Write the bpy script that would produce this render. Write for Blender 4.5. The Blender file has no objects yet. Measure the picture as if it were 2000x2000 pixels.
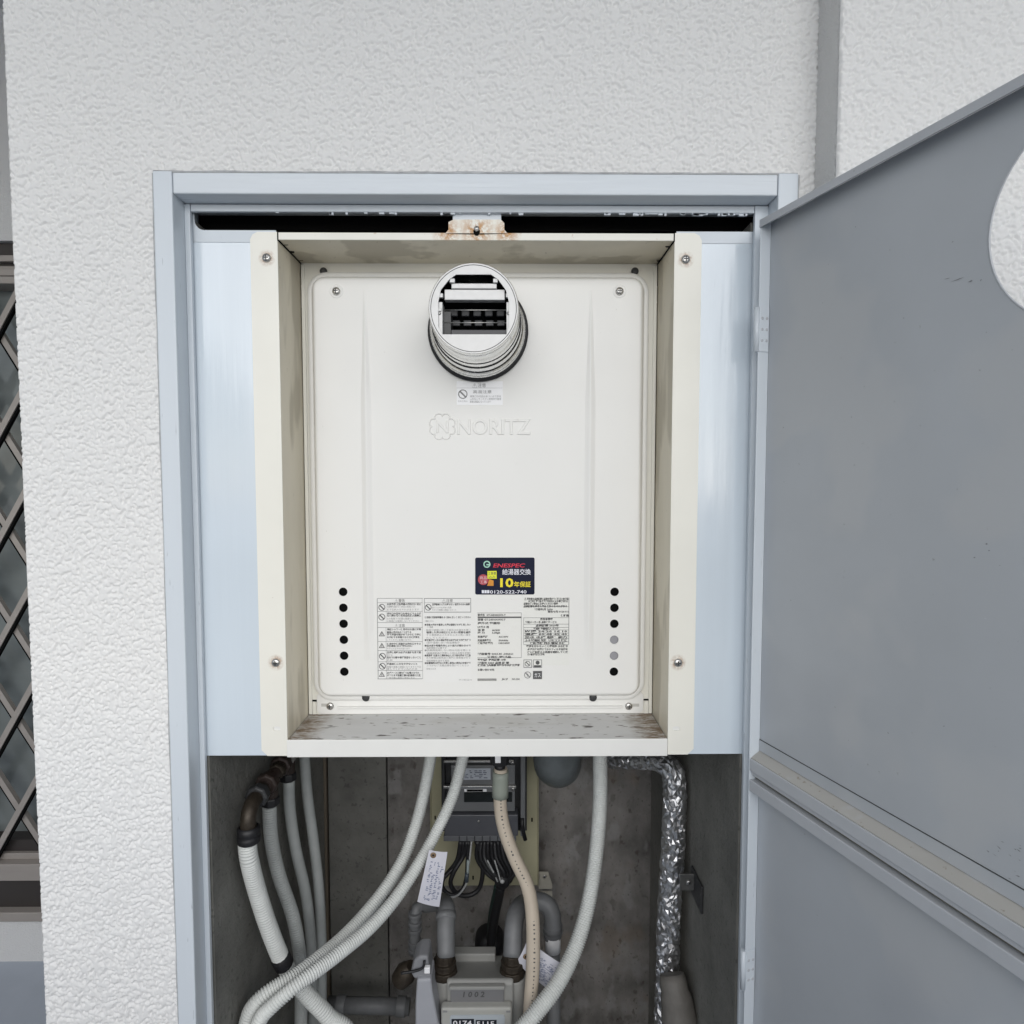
import bpy, math, random
import numpy as np
from mathutils import Vector, Euler, noise
random.seed(7)
R = math.radians
sc = bpy.context.scene
COL = sc.collection
# ------------------------------------------------------------------ camera
F = 1250.0                      # focal length in pixels of the 2000 px photograph
CAM = Vector((0, -0.768, 1.41))
cd = bpy.data.cameras.new('camera'); cam = bpy.data.objects.new('camera', cd); COL.objects.link(cam)
cam.location = CAM; cam.rotation_euler = (R(90 - 3.2), 0, R(-0.458))
cd.sensor_width = 36; cd.lens = 36 * F / 2000; cd.clip_start = 0.02; cd.clip_end = 500
sc.camera = cam
ROT = Euler(cam.rotation_euler).to_matrix()
# ------------------------------------------------------------------ sky, sun, exposure
w = bpy.data.worlds.new('World'); sc.world = w; w.use_nodes = True
nt = w.node_tree; bg = nt.nodes['Background']
sky = nt.nodes.new('ShaderNodeTexSky'); sky.sky_type = 'NISHITA'; sky.sun_disc = False
sky.sun_elevation = R(36); sky.sun_rotation = R(186); sky.air_density = 1.0; sky.dust_density = 0.6; sky.ozone_density = 1.0
hs = nt.nodes.new('ShaderNodeHueSaturation'); hs.inputs['Saturation'].default_value = 0.5
nt.links.new(sky.outputs[0], hs.inputs['Color']); nt.links.new(hs.outputs[0], bg.inputs['Color'])
bg.inputs['Strength'].default_value = 0.085
sd = bpy.data.lights.new('sun', 'SUN'); sun = bpy.data.objects.new('sun', sd); COL.objects.link(sun)
sd.energy = 2.2; sd.angle = R(70); sd.color = (1.0, 0.98, 0.955)
sun.rotation_euler = (R(60), 0, R(6)); sun.location = (0, -3, 5)
sc.view_settings.view_transform = 'Standard'; sc.view_settings.look = 'None'
sc.view_settings.exposure = 0.45; sc.view_settings.gamma = 1; sc.view_settings.use_curve_mapping = False
sc.render.engine = 'CYCLES'
sc.cycles.use_denoising = True; sc.cycles.max_bounces = 8; sc.cycles.diffuse_bounces = 5

# ------------------------------------------------------------------ helpers
def P(px, py, Y):
    """the point of the plane y = Y that the photograph shows at pixel (px, py)"""
    d = ROT @ Vector(((px - 1000) / F, -(py - 1000) / F, -1))
    t = (Y - CAM.y) / d.y
    return CAM + d * t
def PX(px, py, Y): return P(px, py, Y).x
def PZ(px, py, Y): return P(px, py, Y).z
def sz(pxs, Y): return pxs / F * (Y - CAM.y)      # size of a pixel length at depth Y

def empty(name, loc, label=None, cat=None, group=None, rz=0):
    o = bpy.data.objects.new(name, None); COL.objects.link(o); o.location = loc; o.rotation_euler = (0, 0, rz)
    o.empty_display_size = 0.05
    tag(o, label, cat, group); return o
def tag(o, label=None, cat=None, group=None, kind=None):
    if label: o['label'] = label
    if cat: o['category'] = cat
    if group: o['group'] = group
    if kind: o['kind'] = kind
    return o
def root_of(o):
    while o.parent: o = o.parent
    return o

class MB:
    def __init__(s): s.v = []; s.f = []; s.sm = []
    def add(s, vs, fs, smooth=False):
        n = len(s.v); s.v += [tuple(v) for v in vs]
        for f in fs: s.f.append([i + n for i in f]); s.sm.append(smooth)
        return s
    def box(s, x0, x1, y0, y1, z0, z1):
        x0, x1 = sorted((x0, x1)); y0, y1 = sorted((y0, y1)); z0, z1 = sorted((z0, z1))
        vs = [(x, y, z) for x in (x0, x1) for y in (y0, y1) for z in (z0, z1)]
        return s.add(vs, [(0, 1, 3, 2), (4, 6, 7, 5), (0, 4, 5, 1), (2, 3, 7, 6), (0, 2, 6, 4), (1, 5, 7, 3)])
    def prism(s, poly, y0, y1):                     # polygon in x,z extruded along y
        n = len(poly)
        vs = [(x, y0, z) for x, z in poly] + [(x, y1, z) for x, z in poly]
        fs = [tuple(range(n)), tuple(range(2 * n - 1, n - 1, -1))] + [(i, i + n, (i + 1) % n + n, (i + 1) % n) for i in range(n)]
        return s.add(vs, fs)
    def prismx(s, poly, x0, x1):                    # polygon in y,z extruded along x
        n = len(poly)
        vs = [(x0, y, z) for y, z in poly] + [(x1, y, z) for y, z in poly]
        fs = [tuple(range(n)), tuple(range(2 * n - 1, n - 1, -1))] + [(i, i + n, (i + 1) % n + n, (i + 1) % n) for i in range(n)]
        return s.add(vs, fs)
    def tube(s, pts, r, seg=14, smooth=True, rf=None, caps=True, jit=0, crinkle=False):
        pts = [Vector(p) for p in pts]; n = len(pts); rings = []; up = None; base = len(s.v)
        for i, p in enumerate(pts):
            t = (pts[min(i + 1, n - 1)] - pts[max(i - 1, 0)]).normalized()
            if up is None:
                up = Vector((0, 0, 1)) if abs(t.z) < .9 else Vector((0, 1, 0))
            up = (up - t * up.dot(t)).normalized(); sd_ = t.cross(up)
            rr = r if rf is None else rf(i, n)
            for k in range(seg):
                a = 2 * math.pi * (k + (random.uniform(-.35, .35) if crinkle else 0)) / seg; q = rr + (random.uniform(-jit, jit) if jit else 0)
                rings.append(p + (t * random.uniform(-.0018, .0018) if crinkle else Vector()) + (up * math.cos(a) + sd_ * math.sin(a)) * q)
        fs = [(i * seg + k, i * seg + (k + 1) % seg, (i + 1) * seg + (k + 1) % seg, (i + 1) * seg + k) for i in range(n - 1) for k in range(seg)]
        if crinkle:      # folds: split every quad along a random diagonal
            fs = [tri for f in fs for tri in (((f[0], f[1], f[2]), (f[0], f[2], f[3])) if random.random() < .5 else ((f[0], f[1], f[3]), (f[1], f[2], f[3])))]
        s.add(rings, fs, smooth)
        if caps:
            s.f.append([base + k for k in range(seg)][::-1]); s.sm.append(False)
            s.f.append([base + (n - 1) * seg + k for k in range(seg)]); s.sm.append(False)
        return s
    def lathe(s, c, axis, prof, seg=48, smooth=True, cap0=False, cap1=False):   # prof = [(r, t)] along axis
        axis = Vector(axis).normalized(); c = Vector(c)
        up = Vector((0, 0, 1)) if abs(axis.z) < .9 else Vector((0, 1, 0))
        up = (up - axis * up.dot(axis)).normalized(); sd_ = axis.cross(up); base = len(s.v)
        vs = [c + axis * t + (up * math.cos(2 * math.pi * k / seg) + sd_ * math.sin(2 * math.pi * k / seg)) * r for r, t in prof for k in range(seg)]
        n = len(prof)
        s.add(vs, [(i * seg + k, i * seg + (k + 1) % seg, (i + 1) * seg + (k + 1) % seg, (i + 1) * seg + k) for i in range(n - 1) for k in range(seg)], smooth)
        if cap0: s.f.append([base + k for k in range(seg)][::-1]); s.sm.append(False)
        if cap1: s.f.append([base + (n - 1) * seg + k for k in range(seg)]); s.sm.append(False)
        return s
    def build(s, name, mat, parent=None, bevel=0, seg=2, local=False, angle=40):
        me = bpy.data.meshes.new(name)
        off = Vector((0, 0, 0)) if (parent is None or local) else Vector(root_of(parent).location)
        me.from_pydata([tuple(Vector(v) - off) for v in s.v], [], s.f)
        me.polygons.foreach_set('use_smooth', s.sm)
        me.update(); me.validate()
        me.materials.append(mat)
        o = bpy.data.objects.new(name, me); COL.objects.link(o)
        if parent: o.parent = parent
        if name == 'print': o['kind'] = 'stuff'
        if bevel:
            b = o.modifiers.new('bevel', 'BEVEL'); b.width = bevel; b.segments = seg; b.limit_method = 'ANGLE'; b.angle_limit = R(angle)
            b.harden_normals = False
        return o

def spline(pts, step=0.01):
    pts = [Vector(p) for p in pts]; q = [pts[0] * 2 - pts[1]] + pts + [pts[-1] * 2 - pts[-2]]; out = []
    for i in range(1, len(q) - 2):
        a, b, c, d = q[i - 1:i + 3]; n = max(2, int((c - b).length / step))
        for k in range(n):
            t = k / n
            out.append(0.5 * ((2 * b) + (c - a) * t + (2 * a - 5 * b + 4 * c - d) * t * t + (3 * b - a - 3 * c + d) * t ** 3))
    out.append(pts[-1]); return out
def QS(l): return [P(*p) for p in l]
def drop(l):        # the run goes on straight down to the closet floor
    v = QS(l); e = v[-1]; return v + [Vector((e.x, e.y, e.z * .5 + .03)), Vector((e.x, e.y, .062))]

def circle2(cx, cz, r, n=28): return [(cx + r * math.cos(2 * math.pi * k / n), cz + r * math.sin(2 * math.pi * k / n)) for k in range(n)]
def rrect(x0, x1, z0, z1, r, n=8):
    out = []
    for cx, cz, a0 in ((x1 - r, z1 - r, 0), (x0 + r, z1 - r, 90), (x0 + r, z0 + r, 180), (x1 - r, z0 + r, 270)):
        for k in range(n + 1):
            a = R(a0 + 90 * k / n); out.append((cx + r * math.cos(a), cz + r * math.sin(a)))
    return out
def plate(mb, outlines, y, t):
    """flat plate with holes: outlines in x,z, front face at y, thickness t backwards"""
    cu = bpy.data.curves.new('plate', 'CURVE'); cu.dimensions = '2D'; cu.fill_mode = 'BOTH'; cu.extrude = t / 2
    for ol in outlines:
        sp = cu.splines.new('POLY'); sp.points.add(len(ol) - 1); sp.use_cyclic_u = True
        for p, (x, z) in zip(sp.points, ol): p.co = (x, z, 0, 1)
    o = bpy.data.objects.new('plate', cu)
    COL.objects.link(o)
    me = bpy.data.meshes.new_from_object(o.evaluated_get(bpy.context.evaluated_depsgraph_get()))
    mb.add([(v.co.x, y + t / 2 - v.co.z, v.co.y) for v in me.vertices], [tuple(p.vertices) for p in me.polygons])
    bpy.data.objects.remove(o); bpy.data.curves.remove(cu); bpy.data.meshes.remove(me)
    return mb
TC = bpy.data.curves.new('type', 'FONT'); TO = bpy.data.objects.new('type', TC); COL.objects.link(TO)
def text(mb, body, x, z, y, size, width=None, align='L', shear=0, bold=0, res=2, ext=0, xf=None, bev=0):
    TC.body = body; TC.size = 1; TC.shear = shear; TC.offset = bold; TC.resolution_u = res; TC.extrude = ext; TC.bevel_depth = bev; TC.bevel_resolution = 0
    TO.update_tag()
    me = bpy.data.meshes.new_from_object(TO.evaluated_get(bpy.context.evaluated_depsgraph_get()))
    if not me.vertices: return mb
    x0 = min(v.co.x for v in me.vertices); x1 = max(v.co.x for v in me.vertices)
    sx = size if width is None else width / (x1 - x0)
    if align == 'C': ox = x - (x0 + x1) / 2 * sx
    elif align == 'R': ox = x - x1 * sx
    else: ox = x - x0 * sx
    if xf is None: vs = [(ox + v.co.x * sx, y - v.co.z * size, z + v.co.y * size) for v in me.vertices]
    else: vs = [xf(ox + v.co.x * sx, z + v.co.y * size) for v in me.vertices]
    mb.add(vs, [tuple(p.vertices) for p in me.polygons]); bpy.data.meshes.remove(me); return mb

# ------------------------------------------------------------------ materials
def mat(name, col, rough=0.5, metal=0.0, var=0.0, vs=6.0, bump=0.0, bs=200.0, bd=0.001, spec=0.5, stretch=(1, 1, 1),
        spots=None, rust=None, rustc=(.28, .12, .035), coat=0, bump2=None, streak=None):
    """var: broad value mottling; spots=(scale, threshold, colour, amount); rust=[(centre, radius)], colour stains of their own shape"""
    m = bpy.data.materials.new(name); m.use_nodes = True; N = m.node_tree.nodes; L = m.node_tree.links; b = N['Principled BSDF']
    b.inputs['Roughness'].default_value = rough; b.inputs['Metallic'].default_value = metal
    b.inputs['Specular IOR Level'].default_value = spec; b.inputs['Coat Weight'].default_value = coat
    tc = N.new('ShaderNodeTexCoord'); mp = N.new('ShaderNodeMapping'); mp.inputs['Scale'].default_value = stretch
    L.new(tc.outputs['Object'], mp.inputs[0])
    def mix(a, bcol, fac, blend='MIX'):
        x = N.new('ShaderNodeMix'); x.data_type = 'RGBA'; x.blend_type = blend
        if isinstance(fac, float): x.inputs[0].default_value = fac
        else: L.new(fac, x.inputs[0])
        for s_, val in ((6, a), (7, bcol)):
            if isinstance(val, tuple): x.inputs[s_].default_value = (*val, 1)
            else: L.new(val, x.inputs[s_])
        return x.outputs[2]
    def nz(scale, det=4, rgh=.6):
        n = N.new('ShaderNodeTexNoise'); n.inputs['Scale'].default_value = scale; n.inputs['Detail'].default_value = det
        n.inputs['Roughness'].default_value = rgh; L.new(mp.outputs[0], n.inputs['Vector']); return n.outputs['Fac']
    def ramp(fac, lo, hi):
        r = N.new('ShaderNodeMapRange'); r.inputs[1].default_value = lo; r.inputs[2].default_value = hi; L.new(fac, r.inputs[0]); return r.outputs[0]
    c = col
    if var:
        c = mix(tuple(x * (1 - var) for x in col), tuple(min(1, x * (1 + var)) for x in col), ramp(nz(vs), .3, .7))
        b_r = ramp(nz(vs * 3), .2, .8)
        rr = N.new('ShaderNodeMapRange'); rr.inputs[3].default_value = max(.03, rough - .08); rr.inputs[4].default_value = min(1, rough + .08)
        L.new(b_r, rr.inputs[0]); L.new(rr.outputs[0], b.inputs['Roughness'])
    if spots:
        for sp in (spots if isinstance(spots, list) else [spots]):
            s_, th, scol, amt = sp
            f = ramp(nz(s_, 3, .5), th, th + .06)
            mm = N.new('ShaderNodeMath'); mm.operation = 'MULTIPLY'; L.new(f, mm.inputs[0]); mm.inputs[1].default_value = amt
            c = mix(c, scol, mm.outputs[0])
    if rust:
        tot = None
        for ce, rad in rust:
            d = N.new('ShaderNodeVectorMath'); d.operation = 'DISTANCE'; L.new(tc.outputs['Object'], d.inputs[0]); d.inputs[1].default_value = ce
            f = N.new('ShaderNodeMapRange'); f.inputs[1].default_value = rad; f.inputs[2].default_value = rad * .25; L.new(d.outputs['Value'], f.inputs[0])
            if tot is None: tot = f.outputs[0]
            else:
                mx = N.new('ShaderNodeMath'); mx.operation = 'MAXIMUM'; L.new(tot, mx.inputs[0]); L.new(f.outputs[0], mx.inputs[1]); tot = mx.outputs[0]
        mm = N.new('ShaderNodeMath'); mm.operation = 'MULTIPLY'; L.new(tot, mm.inputs[0]); L.new(ramp(nz(160, 5, .7), .36, .56), mm.inputs[1])
        c = mix(c, rustc, mm.outputs[0])
    if isinstance(c, tuple): b.inputs['Base Color'].default_value = (*c, 1)
    else: L.new(c, b.inputs['Base Color'])
    last = None
    for bb in ([(bump, bs, bd)] if bump else []) + (bump2 or []):
        bn = N.new('ShaderNodeBump'); bn.inputs['Strength'].default_value = bb[0]; bn.inputs['Distance'].default_value = bb[2]
        L.new(nz(bb[1], 4, .55), bn.inputs['Height'])
        if last: L.new(last, bn.inputs['Normal'])
        last = bn.outputs[0]
    if last: L.new(last, b.inputs['Normal'])
    return m

M = {}
M['stucco'] = mat('stucco_paint', (.74, .74, .735), .85, var=.02, vs=2.2, bump=1.0, bs=420, bd=.0035, spec=.2, bump2=[(.5, 130, .002)])
M['floor'] = mat('floor_coating', (.40, .44, .50), .6, var=.06, vs=5, bump=.2, bs=300)
M['frame'] = mat('pale_blue_paint', (.61, .66, .71), .36, var=.035, vs=14, stretch=(1, 1, .12), bump=.12, bs=90, bd=.0004, spots=(330, .70, (.34, .37, .40), .6))
M['frameh'] = mat('pale_blue_brushed_paint', (.615, .66, .705), .32, var=.05, vs=30, stretch=(.07, 1, 1.6), bump=.6, bs=190, bd=.0006, spots=(330, .70, (.34, .37, .40), .5))
M['sheet'] = mat('glossy_blue_paint', (.615, .685, .75), .13, spec=.75, var=.03, vs=22, stretch=(1, 1, .05), bump=.32, bs=120, bd=.0006, spots=(260, .74, (.35, .38, .4), .55))
M['door'] = mat('grey_blue_door_paint', (.43, .455, .485), .36, var=.05, vs=4, bump=.10, bs=9, bd=.004, bump2=[(.08, 160, .0005)], spots=[(6, .50, (.47, .485, .50), .55), (3.2, .56, (.38, .40, .43), .5), (150, .735, (.22, .22, .22), .55), (330, .74, (.6, .62, .64), .5)])
M['doorlip'] = mat('grey_door_edge_paint', (.46, .48, .51), .4, var=.04, vs=20, spots=(260, .72, (.2, .2, .2), .5))
M['ledge'] = mat('dusty_rail_paint', (.44, .45, .46), .6, var=.05, vs=18, spots=[(20, .36, (.37, .35, .31), .6), (160, .66, (.2, .17, .12), .6)])
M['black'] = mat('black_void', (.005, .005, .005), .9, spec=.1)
M['dark'] = mat('dark_grey_plastic', (.035, .036, .038), .45, var=.1, vs=40)
M['rubber'] = mat('black_rubber', (.014, .014, .016), .5)
M['concrete'] = mat('dark_concrete', (.225, .213, .20), .9, var=.5, vs=10, stretch=(1.1, 1, .8), bump=.9, bs=130, bd=.003, spots=[(55, .62, (.07, .055, .045), .6), (9, .58, (.20, .14, .09), .3), (15, .57, (.33, .325, .315), .55), (34, .62, (.10, .09, .08), .5), (240, .66, (.05, .045, .04), .7)])
M['concrete2'] = mat('grey_side_concrete', (.19, .187, .17), .9, var=.3, vs=8, bump=.8, bs=120, bd=.0025, spots=(110, .62, (.07, .07, .065), .5))
M['wood'] = mat('stained_form_board', (.17, .14, .105), .85, var=.25, vs=9, stretch=(3, 1, .25), bump=.3, bs=60, bd=.001, spots=(120, .66, (.05, .04, .03), .6))
M['steel'] = mat('zinc_screw', (.55, .54, .52), .35, metal=1, var=.2, vs=400)
M['flue'] = mat('stainless_flue', (.86, .86, .85), .24, metal=.95, var=.03, vs=60)
M['fluewhite'] = mat('bright_flue_face', (.56, .56, .555), .36, metal=.15, var=.03, vs=50)
M['heater'] = mat('off_white_heater_paint', (.775, .77, .745), .42, var=.01, spots=(300, .745, (.45, .43, .38), .5), vs=5, bump=.05, bs=900, bd=.0003)
M['paper'] = mat('white_label', (.92, .92, .93), .5)
M['ink'] = mat('grey_ink', (.09, .09, .09), .7)
M['inkl'] = mat('light_grey_ink', (.26, .26, .26), .7)
M['inkb'] = mat('blue_black_ink', (.08, .09, .14), .7)

# ------------------------------------------------------------------ the setting: floor, walls
YF = -0.004      # front of the door frame
YS = 0.023       # frame stop
YSH = 0.031      # painted filler sheet
YFL = 0.0295     # flange of the recess box
YB = 0.117       # back of the recess box
YR = 0.111       # heater rim
YH = 0.096       # heater front panel
YC = 0.53        # closet back wall

HC = 2.66       # underside of the walkway slab above
def lattice(nx, nz, cell, step, seed):
    rg = np.random.default_rng(seed)
    g = rg.random((int(nz * step / cell) + 5, int(nx * step / cell) + 5))
    u = np.arange(nx) * step / cell + 1; v = np.arange(nz) * step / cell + 1
    def wts(t): return ((1 - t) ** 3 / 6, (3 * t ** 3 - 6 * t ** 2 + 4) / 6, (-3 * t ** 3 + 3 * t ** 2 + 3 * t + 1) / 6, t ** 3 / 6)
    iu, iv = u.astype(int), v.astype(int); wu, wv = wts(u - iu), wts(v - iv)
    rows = sum(wv[k][:, None] * g[iv - 1 + k] for k in range(4))
    return sum(wu[k][None, :] * rows[:, iu - 1 + k] for k in range(4)) - .5
def stucco(parent, x0, x1, za, zb, Y, edges, step=.00102, hole=None):
    '''sprayed stucco coat: real relief, a fine grid pushed in and out'''
    nx, nz = int((x1 - x0) / step) + 2, int((zb - za) / step) + 2
    sx, sz_ = (x1 - x0) / (nx - 1), (zb - za) / (nz - 1); sd_ = int(abs(x0 * 1000) + abs(za * 7000)) + 3
    h = 7.5 * lattice(nx, nz, .0018, step, sd_) + 1.2 * lattice(nx, nz, .0031, step, sd_ + 1) + .6 * lattice(nx, nz, .0085, step, sd_ + 2)
    h = np.clip(h, -1.6, 1.2); h = np.where(h > .05, .05 + (h - .05) * .4, h * 1.1)
    y = Y - STU * h
    if 'L' in edges: y[:, 0] = Y + .004; y[:, 1] = np.maximum(y[:, 1], Y + .0006)
    X, Z = np.meshgrid(x0 + np.arange(nx) * sx, za + np.arange(nz) * sz_)
    co = np.stack([X, y, Z], -1).reshape(-1, 3).astype(np.float32)
    i = np.arange(nx * nz).reshape(nz, nx); f = np.stack([i[:-1, :-1], i[:-1, 1:], i[1:, 1:], i[1:, :-1]], -1).reshape(-1, 4)
    if hole:
        c = co[f[:, 0]]; f = f[~((c[:, 0] > hole[0]) & (c[:, 0] < hole[1]) & (c[:, 2] < hole[2]))]
        used = np.unique(f); mp = np.zeros(nx * nz, np.int64); mp[used] = np.arange(len(used)); co = co[used]; f = mp[f]
    f = f.reshape(-1).astype(np.int32)
    me = bpy.data.meshes.new('stucco_coat'); me.vertices.add(len(co)); me.vertices.foreach_set('co', co.ravel())
    nf = len(f) // 4; me.loops.add(len(f)); me.loops.foreach_set('vertex_index', f); me.polygons.add(nf)
    me.polygons.foreach_set('loop_start', np.arange(0, len(f), 4, dtype=np.int32)); me.polygons.foreach_set('loop_total', np.full(nf, 4, np.int32))
    me.polygons.foreach_set('use_smooth', np.ones(nf, bool)); me.update(); me.validate()
    me.materials.append(M['stuccog']); o = bpy.data.objects.new('stucco_coat', me); COL.objects.link(o); o.parent = parent; return o
STU = .00108
M['stuccog'] = mat('stucco_coat_paint', (.74, .74, .735), .85, var=.015, vs=2.2, spec=.2)
b = MB(); b.box(-4.5, 3.5, -1.75, 1.6, HC, HC + .18)
tag(b.build('ceiling', mat('painted_slab', (.62, .62, .61), .8, var=.03, vs=3)), kind='structure')
pw = MB().box(-4.5, 3.5, -1.75, -1.6, 0, 1.12).build('parapet', M['stucco'], bevel=.01); tag(pw, 'white stucco parapet wall along the open side of the walkway', 'parapet')
b = MB(); b.box(-40, 40, -40, 1.03, -.06, 0)
tag(b.build('floor', M['floor']), kind='structure')

FXL, FXR = PX(322, 1150, YF), PX(1560, 345, YF)          # frame outer left / right
FZT = PZ(900, 338, YF)
IXL, IXR = PX(344, 650, YF), PX(1520, 390, YF)           # frame inner
IZT = PZ(900, 379.5, YF)
WLX = PX(45, 1000, 0); PLX = PX(1595, 200, 0)
ZB = 0.06
b = MB()
a_, b_, t_ = FXL + .006, FXR - .006, FZT - .006
b.prism([(WLX, 0), (a_, 0), (a_, t_), (b_, t_), (b_, 0), (PLX + .01, 0), (PLX + .01, HC), (WLX, HC)], .004, 1.03)
wall = b.build('stucco_wall', M['stucco'], bevel=.004, seg=2); tag(wall, 'white rough stucco wall around the pale blue closet frame', 'wall')
YP = -.053
stucco(wall, WLX, PLX, .05, 2.2, 0, 'L', hole=(FXL + .004, FXR - .004, FZT - .004))
b = MB(); b.box(PLX, PLX + 2.2, YP + .004, 1.03, 0, HC)
pil = b.build('stucco_pillar', M['stucco'], bevel=.004, seg=2); stucco(pil, PLX, PLX + .60, 1.32, 2.28, YP, 'L', step=.0012)
tag(pil, 'white stucco wall that steps forward behind the open grey door', 'wall')

# window wall far left
YW = 1.03
b = MB()
wz0, wz1 = PZ(40, 1787, YW), PZ(20, 470, YW)
wx0, wx1 = -2.55, -1.0
b.box(-4, wx0, YW, YW + .2, 0, HC); b.box(wx0, wx1, YW, YW + .2, 0, wz0); b.box(wx0, wx1, YW, YW + .2, wz1, HC); b.box(wx1, WLX + .3, YW + .001, YW + .2, 0, HC)
ww = b.build('window_wall', M['stucco'])
tag(ww, 'white stucco wall with brown latticed window, far left behind the corner', 'wall')
M['bronze'] = mat('bronze_aluminium', (.33, .30, .275), .45, metal=.1, var=.06, vs=30, stretch=(.2, 1, 1))
M['bronzed'] = mat('dark_bronze_aluminium', (.05, .043, .04), .5, metal=.3)
M['glass'] = mat('grey_window_glass', (.17, .19, .19), .15, var=.1, vs=3, stretch=(1, 1, 3), coat=.3)
wf = MB()
zz = lambda py: PZ(30, py, YW)
def rail(mb, y0, y1, d0, d1): mb.box(wx0, wx1, YW - d0, YW + d1, zz(y0), zz(y1))
rail(wf, 503, 515, .02, .05); rail(wf, 523, 529, .015, .05); rail(wf, 530, 544, .025, .05); rail(wf, 546, 560, .03, .05)
rail(wf, 1662, 1674, .012, .05); rail(wf, 1674, 1706, .035, .05)
win = wf.build('window_frame', M['bronze'], ww, bevel=.002)
wd = MB(); rail(wd, 470, 503, -.02, .06); rail(wd, 515, 523, .0, .05); rail(wd, 1640, 1662, .0, .05); rail(wd, 1706, 1770, .005, .06)
wd.build('dark_rail', M['bronzed'], win)
ws = MB(); rail(ws, 1769, 1787, .03, .06); ws.build('sill', M['bronze'], ww, bevel=.002)
gp = MB(); rail(gp, 560, 1640, -.045, .05); gp.build('pane', M['glass'], win)
LT, LB = zz(566), zz(1668); nodeX = PX(31, 1219, YW); nodeZ = PZ(31, 1219, YW); per = sz(187, YW); sl = 1.72
bar_w, n_bar = .015, 0
for dirn in (1, -1):
    for k in range(-24, 25):
        # line z = nodeZ + k*per + dirn*sl*(x-nodeX), clipped to the window
        pts = []
        x_at = lambda z: nodeX + (z - nodeZ - k * per) / (dirn * sl)
        xa, xb = sorted((x_at(LB), x_at(LT))); xa, xb = max(xa, wx0), min(xb, wx1)
        if xb - xa < .03: continue
        za, zb_ = nodeZ + k * per + dirn * sl * (xa - nodeX), nodeZ + k * per + dirn * sl * (xb - nodeX)
        d = Vector((xb - xa, zb_ - za)).normalized(); nrm = Vector((-d.y, d.x)) * bar_w / 2
        poly = [(xa + nrm.x, za + nrm.y), (xb + nrm.x, zb_ + nrm.y), (xb - nrm.x, zb_ - nrm.y), (xa - nrm.x, za - nrm.y)]
        y0 = YW - .028 if dirn == 1 else YW - .014
        mb = MB(); mb.prism(poly, y0, y0 + .0135); o = mb.build('lattice_bar', M['bronze'], win)
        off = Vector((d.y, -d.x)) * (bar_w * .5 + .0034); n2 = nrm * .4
        MB().prism([(xa + off.x + n2.x, za + off.y + n2.y), (xb + off.x + n2.x, zb_ + off.y + n2.y), (xb + off.x - n2.x, zb_ + off.y - n2.y), (xa + off.x - n2.x, za + off.y - n2.y)], y0 + .003, y0 + .0128).build('bar_shade_strip', M['black'], win)  # black strip beside each bar stands in for its shadow line

# ------------------------------------------------------------------ closet recess (concrete)
CXL, CXR = PX(413, 1600, .035), PX(1440, 1700, .035)
CZT = PZ(900, 380, .1) + .02
bx1, bx2 = PX(641, 1700, YC), PX(757, 1700, YC); bx3 = PX(1275, 1700, YC)
rec = empty('closet_recess', (0, YC, ZB), 'dark stained concrete lining inside the pipe closet', 'closet')
MB().box(CXL - .05, bx1 - .0015, YC, YC + .06, ZB, CZT).build('board', M['wood'], rec, bevel=.002)
MB().box(bx1 + .0015, bx2 - .0015, YC + .003, YC + .06, ZB, CZT).build('board', M['concrete2'], rec, bevel=.002)
MB().box(bx2 + .0015, bx3 - .002, YC + .001, YC + .06, ZB, CZT).build('back_wall', M['concrete'], rec, bevel=.002)
MB().box(bx3 + .002, CXR + .06, YC - .004, YC + .06, ZB, CZT).build('board', M['wood'], rec, bevel=.002)
MB().box(CXL - .05, CXL, .034, YC - .002, ZB, PZ(900, 440, .1) - .021).build('side_wall', M['concrete2'], rec)
MB().box(CXR, CXR + .06, .034, YC - .006, ZB, PZ(900, 440, .1) - .021).build('side_wall', M['concrete2'], rec)
MB().box(CXL - .05, CXR + .06, .02, YC + .06, CZT + .001, CZT + .05).build('ceiling', M['concrete2'], rec)
MB().box(CXL - .05, CXR + .06, .0, YC + .06, ZB - .05, ZB - .001).build('closet_floor', M['concrete2'], rec)

MB().box(IXL + .001, IXR - .001, .064, .30, PZ(900, 440, .1) - .02, CZT - .0005).build('slot_shade_block', M['black'], rec)  # added black block, paints the darkness seen through the top slot
# ------------------------------------------------------------------ door frame
fr = empty('closet_doorway', (FXL, 0, ZB), 'pale blue painted steel frame set in the stucco wall', 'door frame')
MB().box(FXL, IXL, YF, .06, ZB, FZT + .0015).build('jamb', M['frame'], fr, bevel=.0015)
MB().box(IXR, FXR, YF, .06, ZB, FZT + .0015).build('jamb', M['frame'], fr, bevel=.0015)
MB().box(IXL + .0006, IXR - .0006, YF + .0006, .06, IZT, FZT).build('head', M['frameh'], fr, bevel=.0015)
SXL, SXR = PX(384, 900, YS), PX(1471, 600, YS); SZT = PZ(900, 414, YS)
SXR0 = IXR
MB().box(IXL, SXL, YS, .0295, ZB, IZT - .0005).build('stop', M['frame'], fr, bevel=.001)
MB().box(SXR, IXR, YS, .0295, ZB, IZT - .0005).build('stop', M['frame'], fr, bevel=.001)
MB().box(SXL + .0005, SXR - .0005, YS + .0005, .0295, SZT, IZT - .0007).build('stop', M['frameh'], fr, bevel=.001)
MB().box(IXL, IXR, YF, .06, ZB - .001, ZB + .03).build('threshold', M['frameh'], fr, bevel=.0015)
sl_ = MB()
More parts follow.
